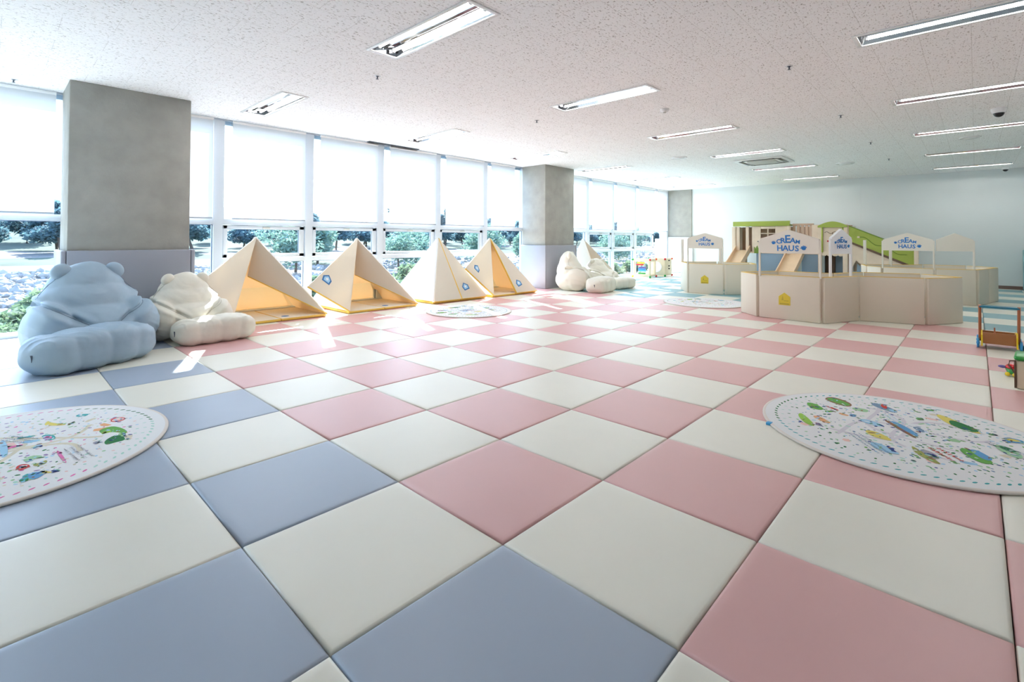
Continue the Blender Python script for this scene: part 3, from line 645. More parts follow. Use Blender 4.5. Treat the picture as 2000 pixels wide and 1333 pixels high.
def fence(name, label, pts, org, h=0.60, th=0.05, skip=(), emb=None, mats=('cover_beige', 'yellow'), gap=0.006):
    t = empty(name, org, 0, label, 'play fence'); n = len(pts)
    for i in range(n):
        if i in skip: continue
        a = Vector((*pts[i], 0)); b = Vector((*pts[(i+1) % n], 0)); d = b-a; L = d.length; c = (a+b)/2-Vector(org); ang = math.atan2(d.y, d.x)
        m_ = MB(); m_.box((c.x, c.y, h/2), (L-gap-th*0.55, th, h-0.004), 0, None, 0.008, 2, ang)
        pn = m_.build('panel', mats[0], t)
        m_ = MB(); m_.box((c.x, c.y, h+0.0005), (L-gap-th*0.55, th*0.92, 0.006), 0, None, 0.002, 1, ang); m_.build('top_edge', mats[1], pn)
        if emb and i in emb:
            cen = sum((Vector((*p, 0)) for p in pts), Vector())/n-Vector(org); nr = Vector((-d.y, d.x, 0)).normalized()
            if nr.dot(c-cen) < 0: nr = -nr
            fr, z = emb[i]; pos = (a+(b-a)*fr)-Vector(org)+nr*(th/2+0.001)+Vector((0, 0, z))
            u = Vector((0, 0, 1)); r_ = u.cross(nr); T = Matrix((r_, u, nr)).transposed().to_4x4(); T.translation = pos
            m_ = MB(); s_ = 0.072
            m_.prism([(-s_, -0.085), (s_, -0.085), (s_, 0.03), (0, 0.085), (-s_, 0.03)], 0, 0.003, 0, T)
            m_.prism([(-s_*.8, -0.078), (s_*.8, -0.078), (s_*.8, -0.058), (-s_*.8, -0.058)], 0.003, 0.0038, 1, T)
            m_.prism([(-s_*.1, -0.03), (s_*.7, -0.03), (s_*.7, -0.02), (-s_*.1, -0.02)], 0.003, 0.0038, 1, T)
            m_.prism([(-s_*.5, -0.02), (-s_*.15, -0.02), (-s_*.3, 0.045)], 0.003, 0.0038, 1, T)
            m_.build('house_emblem', ['emblem_yellow', 'emblem_dark'], pn)
    return t
P = [(6.56, 1.33), (6.23, 1.00), (6.19, 0.22), (6.84, -0.07), (7.02, -0.76), (7.60, -1.09), (8.02, -0.66), (7.86, 0.02), (7.24, 0.27), (7.20, 1.00)]
org = (6.9, 0.1, 0)
t = fence('booth_fence', 'large beige folding booth fence in front with a big gabled sign and a white sign', P, org, emb={1: (0.44, 0.285)})
sign(t, org, (6.185, 0.96), (6.185, 0.245), (-1, 0), 0.905, 1.10, 1.225, posts=(True, True), postbase=0.58, ls=0.98)
d = Vector((0.65, -0.29)).normalized()
sign(t, org, (6.37, 0.155), (6.72, -0.005), (-0.407, -0.914), 0.905, 1.12, 1.235, board='sign_white', ls=0.70, postbase=0.58)
P = [(8.59, 3.03), (8.71, 2.36), (9.26, 1.95), (9.80, 2.22), (9.70, 2.87), (9.15, 3.42)]
org = (9.2, 2.7, 0)
t = fence('booth_fence', 'pale booth fence at far left with a gabled sign, behind a round rug', P, org, emb={0: (0.47, 0.29)}, mats=('cover_cream', 'yellow'))
sign(t, org, (8.585, 3.03), (8.71, 2.40), (-0.984, -0.18), 0.905, 1.12, 1.22, ls=0.80, postbase=0.58)
for x, y in ((9.14, 3.40), (9.70, 2.80)):
    MB().box((x-org[0], y-org[1], 0.84), (0.03, 0.05, 0.50), 0, None, 0.004).build('sign_post', 'sign_board', t)
P = [(10.22, 0.26), (9.92, 0.0), (9.90, -0.72), (10.08, -1.24), (10.66, -1.37), (11.25, -1.50), (11.72, -1.10), (11.62, -0.45), (11.10, 0.0), (10.80, 0.42)]
org = (10.7, -0.5, 0)
t = fence('booth_fence', 'greenish beige booth fence at far right with a lettered and a blank gabled sign', P, org)
sign(t, org, (9.91, -0.01), (9.91, -0.70), (-1, 0), 0.905, 1.10, 1.22, ls=0.88, postbase=0.58)
sign(t, org, (9.92, -0.74), (10.06, -1.20), (-0.95, -0.29), 0.905, 1.10, 1.21, ls=0.9, logo=False, postbase=0.58, posts=(False, True))
for x, y in ((11.10, 0.0), (10.82, 0.38)):
    MB().box((x-org[0], y-org[1], 0.84), (0.03, 0.05, 0.50), 0, None, 0.004).build('sign_post', 'sign_board', t)

# ------------------------------------------------------------------ slide playhouse by the far wall
FX = 13.10; DX = 0.95
org = Vector((FX, 2.3, 0)); t = empty('slide_playhouse', org, 0, 'wooden indoor playhouse with green roofs and two slides against the far wall', 'play structure')
def pb(name, x0, x1, y0, y1, z0, z1, m, par=None, bev=0.004):
    return MB().bb(x0-org.x, x1-org.x, y0-org.y, y1-org.y, z0, z1, 0, bev).build(name, m, par or t)
# decks
pb('deck', FX+0.02, FX+DX, 2.30, 3.66, 0.72, 0.76, 'wood'); pb('deck', FX+0.02, FX+DX, 1.02, 2.28, 0.72, 0.76, 'wood')
pb('blue_panel', FX+0.03, FX+0.07, 2.44, 3.10, 0.0, 0.72, 'play_blue'); pb('blue_panel', FX+0.05, FX+0.09, 1.58, 2.02, 0.0, 0.72, 'play_blue')
pb('blue_panel', FX+0.50, FX+0.54, 1.02, 1.60, 0.0, 0.72, 'play_blue'); pb('dark_post', FX+0.45, FX+0.50, 1.36, 1.58, 0.0, 0.70, 'brown_edge')
pb('tower_post', FX-0.02, FX+0.05, 3.62, 3.72, 0.0, 1.44, 'wood'); pb('tower_post', FX-0.02, FX+0.05, 2.26, 2.34, 0.0, 1.46, 'wood'); pb('tower_post', FX+DX-0.05, FX+DX, 3.62, 3.70, 0.0, 1.44, 'wood')
pb('tower_post', FX-0.03, FX+0.04, 1.56, 1.64, 0.0, 1.47, 'wood'); pb('tower_post', FX-0.03, FX+0.04, 1.02, 1.12, 0.0, 1.47, 'wood'); pb('side_panel', FX, FX+DX, 3.66, 3.70, 0.30, 1.44, 'wood')
pb('roof_beam', FX-0.05, FX+0.02, 2.27, 3.68, 1.455, 1.585, 'lime'); pb('roof_slab', FX+0.02, FX+DX, 2.30, 3.66, 1.47, 1.50, 'lime')
# left entry with slats, window wall
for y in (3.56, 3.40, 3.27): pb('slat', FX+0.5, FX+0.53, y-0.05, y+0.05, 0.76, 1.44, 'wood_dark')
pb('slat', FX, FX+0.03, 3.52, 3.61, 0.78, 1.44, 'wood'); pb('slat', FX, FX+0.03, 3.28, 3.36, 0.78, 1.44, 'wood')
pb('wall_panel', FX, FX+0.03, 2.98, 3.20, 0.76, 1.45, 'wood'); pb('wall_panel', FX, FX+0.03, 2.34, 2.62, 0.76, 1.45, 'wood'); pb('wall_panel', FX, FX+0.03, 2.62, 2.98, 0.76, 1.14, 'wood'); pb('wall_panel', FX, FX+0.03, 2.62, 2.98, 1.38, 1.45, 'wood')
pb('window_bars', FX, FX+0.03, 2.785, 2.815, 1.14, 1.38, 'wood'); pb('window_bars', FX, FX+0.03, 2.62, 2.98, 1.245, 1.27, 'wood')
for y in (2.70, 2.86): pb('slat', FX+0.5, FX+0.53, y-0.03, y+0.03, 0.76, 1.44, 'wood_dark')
gp = [(2.96, 0.72), (3.14, 0.72), (3.14, 0.90), (3.10, 0.84), (3.07, 0.93), (3.04, 0.85), (3.01, 0.95), (2.98, 0.86), (2.96, 0.92)]
TG = Matrix(((0, 0, 1, 0), (1, 0, 0, 0), (0, 1, 0, 0), (0, 0, 0, 1)))
MB().prism([(a-org.y, b) for a, b in gp], FX-0.012-org.x, FX-0.001-org.x, 0, TG).build('grass_cutout', 'lime_dark', t)
MB().ell((FX-0.004-org.x, 3.03-org.y, 1.04), (0.006, 0.03, 0.016)).build('bird_knob', 'alu', t)
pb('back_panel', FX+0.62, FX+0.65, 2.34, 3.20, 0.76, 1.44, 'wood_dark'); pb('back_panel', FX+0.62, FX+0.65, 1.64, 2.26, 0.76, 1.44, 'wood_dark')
# balcony of slats in the middle, wall slats right of it
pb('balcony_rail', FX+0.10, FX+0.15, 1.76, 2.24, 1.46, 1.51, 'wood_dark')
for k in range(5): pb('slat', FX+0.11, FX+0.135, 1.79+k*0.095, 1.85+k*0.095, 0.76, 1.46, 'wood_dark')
pb('wall_panel', FX+0.02, FX+0.05, 1.64, 1.78, 0.76, 1.47, 'wood')
# arched tower
pb('maze_board', FX, FX+0.03, 1.12, 1.56, 0.80, 1.42, 'wood'); pb('scalloped_valance', FX-0.01, FX+0.02, 1.12, 1.56, 0.72, 0.80, 'wood')
m_ = MB()
for k in range(4): m_.ell((FX+0.0-org.x, 1.165+k*0.117-org.y, 0.725), (0.012, 0.058, 0.04))
m_.build('scallops', 'wood', t)
arc = [(1.02+0.62*k/12, 1.44+0.105*math.sin(PI*k/12)) for k in range(13)]
MB().prism([(a-org.y, b) for a, b in arc]+[(1.64-org.y, 1.40), (1.02-org.y, 1.40)], FX-0.055-org.x, FX+0.0-org.x, 0, TG).build('arched_roof', 'lime', t)
pb('green_edge', FX-0.04, FX, 1.535, 1.565, 0.78, 1.41, 'lime'); pb('green_edge', FX-0.04, FX, 1.10, 1.13, 0.78, 1.41, 'lime')
pts = [(FX-0.008-org.x, 1.50-k*0.022-org.y, 1.27+0.025*math.sin(k*0.8)) for k in range(17)]
MB().tube(pts, 0.006, 0, 6).build('maze_wire', 'brown_edge', t)
MB().tube([(FX-0.008-org.x, 1.33-org.y, 1.28), (FX-0.008-org.x, 1.33-org.y, 1.08)], 0.006, 0, 6).build('maze_wire', 'brown_edge', t)
MB().ell((FX-0.01-org.x, 1.42-org.y, 1.06), (0.012, 0.03, 0.02)).build('maze_bead', 'toy_red', t)
pb('tower_post', FX+0.30, FX+0.38, 0.98, 1.06, 0.0, 1.46, 'wood_dark'); pb('side_panel', FX, FX+DX, 1.00, 1.03, 0.76, 1.44, 'wood')
# slides
def slide(name, yc, w_, xt, zt, xb, zb, rail, par=None):
    s_ = MB(); n = 10; vs = []; 
    for k in range(n+1):
        u = k/n; x = xt+(xb-xt)*u; z = zt+(zb-zt)*(1-(1-u)**1.15)
        for y in (-w_/2, w_/2): vs += [(x-org.x, yc+y-org.y, z), (x-org.x, yc+y-org.y, z-0.03)]
    fs = []
    for k in range(n):
        a = k*4; b = a+4; fs += [(a, a+2, b+2, b), (a+1, b+1, b+3, a+3), (a, b, b+1, a+1), (a+2, a+3, b+3, b+2)]
    fs += [(0, 1, 3, 2), (n*4, n*4+2, n*4+3, n*4+1)]
    s_.add(vs, fs, 0); o = s_.build(name, 'wood_slide', par or t)
    for sd_ in (-1, 1):
        r_ = MB(); pr = []
        for k in range(n+1):
            u = k/n; x = xt+(xb-xt)*u; z = zt+(zb-zt)*(1-(1-u)**1.15); pr.append((x-org.x, z))
        poly = [(x, z+rail) for x, z in pr] + [(x, z-0.05) for x, z in pr[::-1]]
        T = Matrix.Translation((0, yc+sd_*(w_/2+0.012)-org.y, 0)) @ Matrix.Rotation(R(90), 4, 'X')
        r_.prism(poly, -0.012, 0.012, 0, T); r_.build('slide_rail', 'wood_slide', o)
    return o
slide('slide', 3.44, 0.34, FX+0.02, 0.80, 11.75, 0.10, 0.13)
slide('slide', 2.16, 0.36, FX+0.10, 0.78, 11.80, 0.10, 0.10)
# ramp with green board descending to the right, parallel to the wall
ry0, ry1 = 1.00, -0.22
ramp = MB(); ramp.prism([(ry0-org.y, 0.30), (ry0-org.y, 1.36), (ry1-org.y, 0.76), (ry1-org.y, 0.0), (ry1+0.5-org.y, 0.0), (0.86-org.y, 0.60)], FX+0.03-org.x, FX+0.07-org.x, 0, TG)
rp = ramp.build('ramp_side', 'wood', t)
gb = MB(); gb.prism([(ry0-org.y, 1.07), (ry0-org.y, 1.42), (ry1-org.y, 0.84), (ry1-org.y, 0.50)], FX+0.0-org.x, FX+0.029-org.x, 0, TG); gb.build('green_board', 'lime', rp)
gb = MB(); gb.prism([(ry0-org.y, 1.02), (ry0-org.y, 1.07), (ry1-org.y, 0.50), (ry1-org.y, 0.44)], FX-0.01-org.x, FX+0.03-org.x, 0, TG); gb.build('brown_rail', 'brown_edge', rp)
gb = MB(); gb.prism([(ry0-org.y, 1.42), (ry0-org.y, 1.445), (ry1-org.y, 0.865), (ry1-org.y, 0.84)], FX-0.01-org.x, FX+0.04-org.x, 0, TG); gb.build('brown_rail', 'lime_dark', rp)
pts = [(FX-0.006-org.x, 0.78-k*0.035-org.y, 1.16-k*0.0175+0.035*math.sin(k*0.55)) for k in range(26)]
MB().tube(pts, 0.008, 0, 6).build('maze_wire', 'lime_dark', rp)
MB().bb(FX-0.01-org.x, FX+0.0-org.x, 0.78-org.y, 0.83-org.y, 1.14, 1.18, 0, 0.003).build('maze_knob', 'wood', rp)
MB().prism([(0.86-org.y, 0.0), (0.86-org.y, 0.52), (0.30-org.y, 0.0)], FX+0.12-org.x, FX+0.16-org.x, 0, TG).build('blue_panel', 'play_blue', t)
pb('tower_post', FX-0.02, FX+0.04, -0.30, -0.22, 0.0, 0.90, 'wood'); pb('ramp_back', FX+0.60, FX+0.63, -0.22, 1.0, 0.3, 0.75, 'wood')

# ------------------------------------------------------------------ activity cubes
def wood_cube(cx, cy, s_, rz, kind, label):
    t = empty('activity_cube', (cx, cy, 0), rz, label, 'activity toy'); h = s_/2; fr = 0.07
    z0 = 0.03
    if kind == 'slats':
        for x, y in ((-1, -1), (1, -1), (1, 1), (-1, 1)): MB().box((x*(h-0.03), y*(h-0.03), z0+h), (0.06, 0.06, s_), 0, None, 0.005).build('corner_post', 'cube_wood', t)
        for z in (z0+0.035, z0+s_-0.035):
            for a in range(4):
                MB().box((math.cos(a*PI/2)*(h-0.02), math.sin(a*PI/2)*(h-0.02), z), (0.035, s_-0.12, 0.07), 0, None, 0.005, 2, a*PI/2).build('rail', 'cube_wood', t)
        cols = [('toy_yellow', 0.78, 0.05), ('toy_red', 0.68, 0.10), ('toy_purple', 0.52, -0.03), ('toy_blue', 0.43, 0.0), ('toy_skyblue', 0.34, -0.02), ('toy_green', 0.20, 0.0)]
        for c, z, o in cols: MB().box((-h+0.05, o*0.6, z0+z*s_), (0.05, s_*0.42, 0.042), 0, None, 0.006).build('colored_slat', c, t)
    else:
        MB().box((-h+0.015, 0, z0+h), (0.03, s_, s_), 0, None, 0.006).build('face_panel', 'cube_wood', t); MB().box((h-0.015, 0, z0+h), (0.03, s_, s_), 0, None, 0.006).build('face_panel', 'cube_wood', t)
        for y in (-1, 1): MB().box((0, y*(h-0.015), z0+h), (s_-0.062, 0.03, s_), 0, None, 0.006).build('face_panel', 'cube_wood', t)
        T = Matrix.Translation((-h-0.001, 0, z0+h)) @ Matrix.Rotation(R(-90), 4, 'Y')
        MB().lathe([(0.155, 0), (0.150, 0.010), (0.135, 0.012)], 0, 32, T).build('mirror_rim', 'sign_white', t); MB().lathe([(0.138, 0.006), (0.0001, 0.0061)], 0, 32, T).build('mirror_disc', 'mirror', t)
        for z in (0.20, 0.28, 0.44): MB().ell((0, -h-0.02, z0+z), (0.02, 0.025, 0.02)).build('side_bead', 'black', t)
    cs = ['toy_green', 'toy_red', 'toy_orange', 'toy_yellow']; k = 0
    for x, y in ((-1, -1), (1, -1), (1, 1), (-1, 1)):
        for z in (0, 1):
            MB().ell((x*(h+0.002), y*(h+0.002), z0+0.005+z*(s_-0.02)), (0.032, 0.032, 0.032)).build('corner_ball', cs[(k+z) % 4], t)
        k += 1
    return t
wood_cube(11.62, 5.62, 0.50, R(8), 'slats', 'wooden activity frame with rainbow colored slats by the far windows')
wood_cube(12.45, 5.55, 0.50, R(3), 'mirror', 'wooden activity cube with a round mirror by the far windows')
MB().box((13.3, 6.05, 0.56), (0.26, 0.08, 1.10), 0, None, 0.02).build('white_board', 'sign_white', label='tall narrow white board standing at the last far window', cat='board')

# ------------------------------------------------------------------ push walker and toys at the right edge
t = empty('push_walker', (5.62, -1.39, 0), 0, 'wooden toddler push walker with blue handle and yellow sides', 'push toy')
for y in (0.135, -0.14): MB().tube([(0.10, y, 0.07), (0.00, y, 0.44)], 0.012, 0, 10).build('handle_post', 'post_wood', t); 
MB().tube([(0.0, 0.14, 0.425), (0.0, -0.145, 0.425)], 0.011, 0, 12).build('handle_bar', 'toy_teal', t)
MB().tube([(0.02, 0.03, 0.16), (0.02, 0.03, 0.22)], 0.006, 0, 8).build('peg', 'post_wood', t)
bx = MB(); bx.bb(0.02, 0.035, -0.12, 0.115, 0.055, 0.165, 0, 0.003).build('cart_box', 'box_wood', t)
m_ = MB(); m_.bb(0.036, 0.30, -0.12, 0.115, 0.055, 0.07); m_.bb(0.29, 0.30, -0.12, 0.115, 0.07, 0.15); m_.build('cart_box', 'box_wood', t)
for y in (0.122, -0.127):
    T = Matrix.Translation((0, y, 0)) @ Matrix.Rotation(R(90), 4, 'X')
    MB().prism([(0.0, 0.03), (0.31, 0.03), (0.31, 0.12), (0.28, 0.16), (0.06, 0.18), (0.01, 0.14)], -0.006, 0.006, 0, T).build('side_panel', 'toy_yellow', t)
for x in (0.05, 0.26):
    for y in (0.150, -0.155):
        T = Matrix.Translation((x, y, 0.053)) @ Matrix.Rotation(R(90), 4, 'X')
        w_ = MB().lathe([(0.0001, -0.010), (0.045, -0.010), (0.051, -0.006), (0.051, 0.006), (0.045, 0.010), (0.0001, 0.010)], [0, 0, 1, 0, 0], 24, T).build('wheel', ['toy_skyblue', 'toy_blue'], t)
        MB().lathe([(0.012, -0.013), (0.012, 0.013)], 0, 10, T).build('axle_cap', 'toy_blue', w_)
t = empty('pull_toy', (4.40, -1.44, 0), R(70), 'small red and green turtle-like pull toy lying on the mats at right', 'pull toy')
MB().ell((0, 0, 0.068), (0.047, 0.040, 0.032)).build('shell', 'toy_red', t)
MB().lathe([(0.030, 0.018), (0.047, 0.062), (0.0001, 0.064)], 0, 20).build('body', 'toy_green', t)
MB().ell((0.060, 0.01, 0.068), (0.026, 0.017, 0.012), 0, Matrix.Rotation(R(8), 4, 'Z')).build('head', 'toy_purple', t)
for x, y in ((0.022, 0.033), (-0.022, 0.033), (0.022, -0.033), (-0.022, -0.033)):
    T = Matrix.Translation((x, y, 0.018)) @ Matrix.Rotation(R(90), 4, 'X')
    MB().lathe([(0.0001, -0.007), (0.015, -0.006), (0.0165, 0), (0.015, 0.006), (0.0001, 0.007)], 0, 16, T).build('wheel', 'toy_yellow', t)
t = empty('toy_house', (4.06, -1.565, 0), R(-4), 'wooden toy box with green roof and printed side cut by the right edge', 'toy')
MB().box((0, 0, 0.105), (0.26, 0.24, 0.205), 0, None, 0.01).build('box_body', 'cube_wood', t)
MB().box((0, 0, 0.225), (0.28, 0.26, 0.035), 0, None, 0.018).build('roof', 'toy_green', t)
m_ = MB(); T = Matrix.Rotation(R(-90), 4, 'Y')
for y in (-0.08, 0.03): m_.lathe([(0.03, 0.132), (0.018, 0.132)], 0, 18, Matrix.Translation((0, y, 0.14)) @ T)
m_.build('printed_ring', 'toy_orange', t)
for y in (0.122, -0.122): MB().tube([(-0.13, y, 0.006), (-0.133, y, 0.21)], 0.006, 0, 8).build('edge_rail', 'brown_edge', t)
MB().tube([(-0.133, 0.12, 0.205), (-0.14, 0.15, 0.202), (-0.14, 0.155, 0.17), (-0.132, 0.122, 0.11)], 0.005, 0, 8).build('wire_loop', 'brown_edge', t)
t = empty('toy_car', (5.72, -1.62, 0), R(10), 'orange and white toy beside the push walker at the right edge', 'toy car')
MB().box((0, 0, 0.055), (0.16, 0.09, 0.05), 0, None, 0.018, 3).build('body', 'toy_orange', t); MB().box((0, 0, 0.115), (0.08, 0.075, 0.07), 0, None, 0.02, 3).build('cabin', 'toy_white', t)
for x in (-0.05, 0.05):
    for y in (-0.047, 0.047):
        MB().lathe([(0.0001, -0.008), (0.026, -0.008), (0.028, 0), (0.026, 0.008), (0.0001, 0.008)], 0, 16, Matrix.Translation((x, y, 0.029)) @ Matrix.Rotation(R(90), 4, 'X')).build('wheel', 'black', t)

# ------------------------------------------------------------------ round printed rugs
PC = ['brown', 'green', 'lgreen', 'lime', 'red', 'orange', 'slate', 'lblue', 'yellow', 'dgreen', 'blue', 'white', 'navy', 'olive', 'grey', 'purple', 'tan', 'pinkl', 'teal', 'magenta', 'road', 'mint']
RUG_A = [('brown',[(0.326,0.444),(0.45,0.405),(0.357,0.269),(0.241,0.28)]),
('green',[(0.339,0.431),(0.423,0.4),(0.341,0.278),(0.267,0.289)]),
('lgreen',[(0.231,0.265),(0.282,0.259),(0.293,0.178),(0.209,0.18)]),
('green',[(0.173,0.505),(0.196,0.464),(0.115,0.385),(0.06,0.399),(0.075,0.461)]),
('green',[(0.084,0.382),(0.109,0.323),(0.034,0.366)]),
('red',[(0.176,0.4),(0.194,0.392),(0.159,0.316),(0.129,0.319)]),
('lime',[(-0.102,0.489),(-0.072,0.466),(-0.266,0.352),(-0.271,0.394),(-0.203,0.45)]),
('orange',[(-0.09,0.419),(-0.056,0.384),(-0.148,0.295),(-0.165,0.335)]),
('slate',[(0.436,0.199),(0.499,0.16),(0.385,0.04),(0.323,0.054),(0.363,0.131)]),
('red',[(0.484,0.149),(0.49,0.117),(0.397,0.095),(0.381,0.119)]),
('lblue',[(0.386,0.106),(0.409,0.048),(0.328,0.048)]),
('green',[(0.55,-0.072),(0.585,-0.122),(0.538,-0.117),(0.518,-0.087)]),
('yellow',[(0.476,-0.12),(0.492,-0.169),(0.264,-0.343),(0.232,-0.311),(0.298,-0.199)]),
('dgreen',[(0.405,-0.19),(0.416,-0.231),(0.298,-0.338),(0.237,-0.289),(0.304,-0.205)]),
('brown',[(0.125,0.091),(0.15,0.072),(-0.068,-0.08),(-0.098,-0.071)]),
('blue',[(0.145,0.071),(0.139,0.018),(-0.003,-0.082),(-0.07,-0.078)]),
('white',[(0.139,-0.007),(0.2,-0.063),(0.087,-0.122),(0.009,-0.12),(0.003,-0.076)]),
('slate',[(0.114,-0.039),(0.134,-0.073),(0.064,-0.112),(0.038,-0.085)]),
('lblue',[(0.045,0.211),(0.08,0.144),(0.007,0.057),(-0.028,0.13)]),
('blue',[(0.108,0.257),(0.126,0.222),(0.074,0.218),(0.06,0.243)]),
('yellow',[(-0.133,0.154),(-0.117,0.089),(-0.212,0.006),(-0.234,0.041),(-0.217,0.107)]),
('lblue',[(-0.318,0.103),(-0.303,0.056),(-0.4,-0.046),(-0.42,-0.006),(-0.399,0.073)]),
('navy',[(-0.321,0.034),(-0.309,0.011),(-0.371,-0.028),(-0.396,-0.009)]),
('olive',[(-0.232,-0.064),(-0.239,-0.081),(-0.397,-0.195),(-0.416,-0.172),(-0.335,-0.088)]),
('grey',[(-0.25,-0.092),(-0.243,-0.144),(-0.327,-0.19),(-0.351,-0.149)]),
('navy',[(-0.286,-0.115),(-0.289,-0.167),(-0.324,-0.173),(-0.322,-0.133)]),
('green',[(-0.107,-0.244),(-0.065,-0.276),(-0.197,-0.385),(-0.266,-0.339),(-0.187,-0.272)]),
('blue',[(-0.082,-0.281),(-0.059,-0.316),(-0.162,-0.382),(-0.203,-0.339)]),
('lgreen',[(0.089,-0.372),(0.117,-0.417),(0.017,-0.482),(-0.062,-0.474),(-0.019,-0.413)]),
('dgreen',[(0.076,-0.387),(0.106,-0.422),(0.056,-0.468),(0.016,-0.438)]),
('blue',[(0.241,-0.411),(0.282,-0.437),(0.277,-0.497),(0.222,-0.495),(0.192,-0.434)]),
('yellow',[(0.236,-0.423),(0.272,-0.447),(0.252,-0.496),(0.214,-0.445)]),
('green',[(0.307,-0.043),(0.344,-0.072),(0.304,-0.086),(0.271,-0.058)]),
('green',[(0.287,-0.354),(0.303,-0.391),(0.277,-0.396),(0.251,-0.364)]),
('purple',[(-0.203,0.375),(-0.194,0.336),(-0.235,0.335),(-0.24,0.36)])]
RUG_B = [('green',[(0.383,-0.005),(0.444,0.032),(0.477,-0.026),(0.497,-0.122),(0.484,-0.172),(0.437,-0.079),(0.394,-0.079)]),
('lime',[(0.39,-0.048),(0.428,-0.028),(0.438,-0.08),(0.393,-0.087)]),
('dgreen',[(0.385,-0.201),(0.446,-0.138),(0.468,-0.2),(0.467,-0.272),(0.422,-0.272),(0.38,-0.281)]),
('green',[(0.446,-0.138),(0.481,-0.142),(0.48,-0.213),(0.466,-0.215)]),
('tan',[(0.468,-0.2),(0.503,-0.183),(0.505,-0.242),(0.472,-0.277)]),
('red',[(0.445,0.137),(0.5,0.19),(0.536,0.105),(0.476,0.074)]),
('pinkl',[(0.454,0.134),(0.499,0.171),(0.528,0.11),(0.478,0.092)]),
('teal',[(0.317,0.38),(0.344,0.4),(0.394,0.364),(0.353,0.321)]),
('yellow',[(0.185,0.329),(0.205,0.398),(0.218,0.323),(0.275,0.255),(0.264,0.228),(0.191,0.294)]),
('lgreen',[(0.28,0.232),(0.307,0.268),(0.314,0.241),(0.287,0.217)]),
('teal',[(0.069,0.175),(0.143,0.155),(0.135,0.134),(0.075,0.149)]),
('teal',[(0.159,0.132),(0.21,0.104),(0.214,0.001),(0.171,0.016)]),
('magenta',[(0.165,0.094),(0.197,0.087),(0.201,0.031),(0.172,0.022)]),
('magenta',[(0.024,0.042),(0.086,0.049),(0.089,0.019),(0.028,0.011)]),
('lblue',[(0.007,0.188),(0.028,0.167),(0.035,-0.031),(0.024,-0.111),(0.004,-0.098)]),
('lgreen',[(0.081,-0.195),(0.107,-0.18),(0.145,-0.204),(0.147,-0.242),(0.105,-0.234),(0.094,-0.265),(0.083,-0.232)]),
('olive',[(0.108,-0.306),(0.136,-0.315),(0.157,-0.288),(0.161,-0.327),(0.137,-0.356),(0.113,-0.344)]),
('red',[(0.053,-0.289),(0.072,-0.267),(0.099,-0.3),(0.098,-0.336),(0.069,-0.355),(0.054,-0.329)]),
('white',[(0.062,-0.299),(0.075,-0.288),(0.089,-0.307),(0.089,-0.326),(0.072,-0.334)]),
('teal',[(0.061,-0.448),(0.088,-0.415),(0.094,-0.433),(0.085,-0.508),(0.07,-0.518),(0.061,-0.495)]),
('blue',[(0.088,-0.415),(0.13,-0.431),(0.147,-0.461),(0.123,-0.51),(0.088,-0.509)]),
('yellow',[(0.13,-0.433),(0.149,-0.433),(0.153,-0.469),(0.137,-0.48)]),
('lblue',[(0.166,-0.457),(0.191,-0.457),(0.192,-0.487),(0.17,-0.487)]),
('magenta',[(0.196,-0.197),(0.21,-0.193),(0.225,-0.397),(0.214,-0.4)]),
('lblue',[(0.118,-0.047),(0.148,-0.015),(0.155,-0.062),(0.125,-0.074)]),
('grey',[(0.338,-0.194),(0.363,-0.178),(0.369,-0.218),(0.342,-0.23)])]

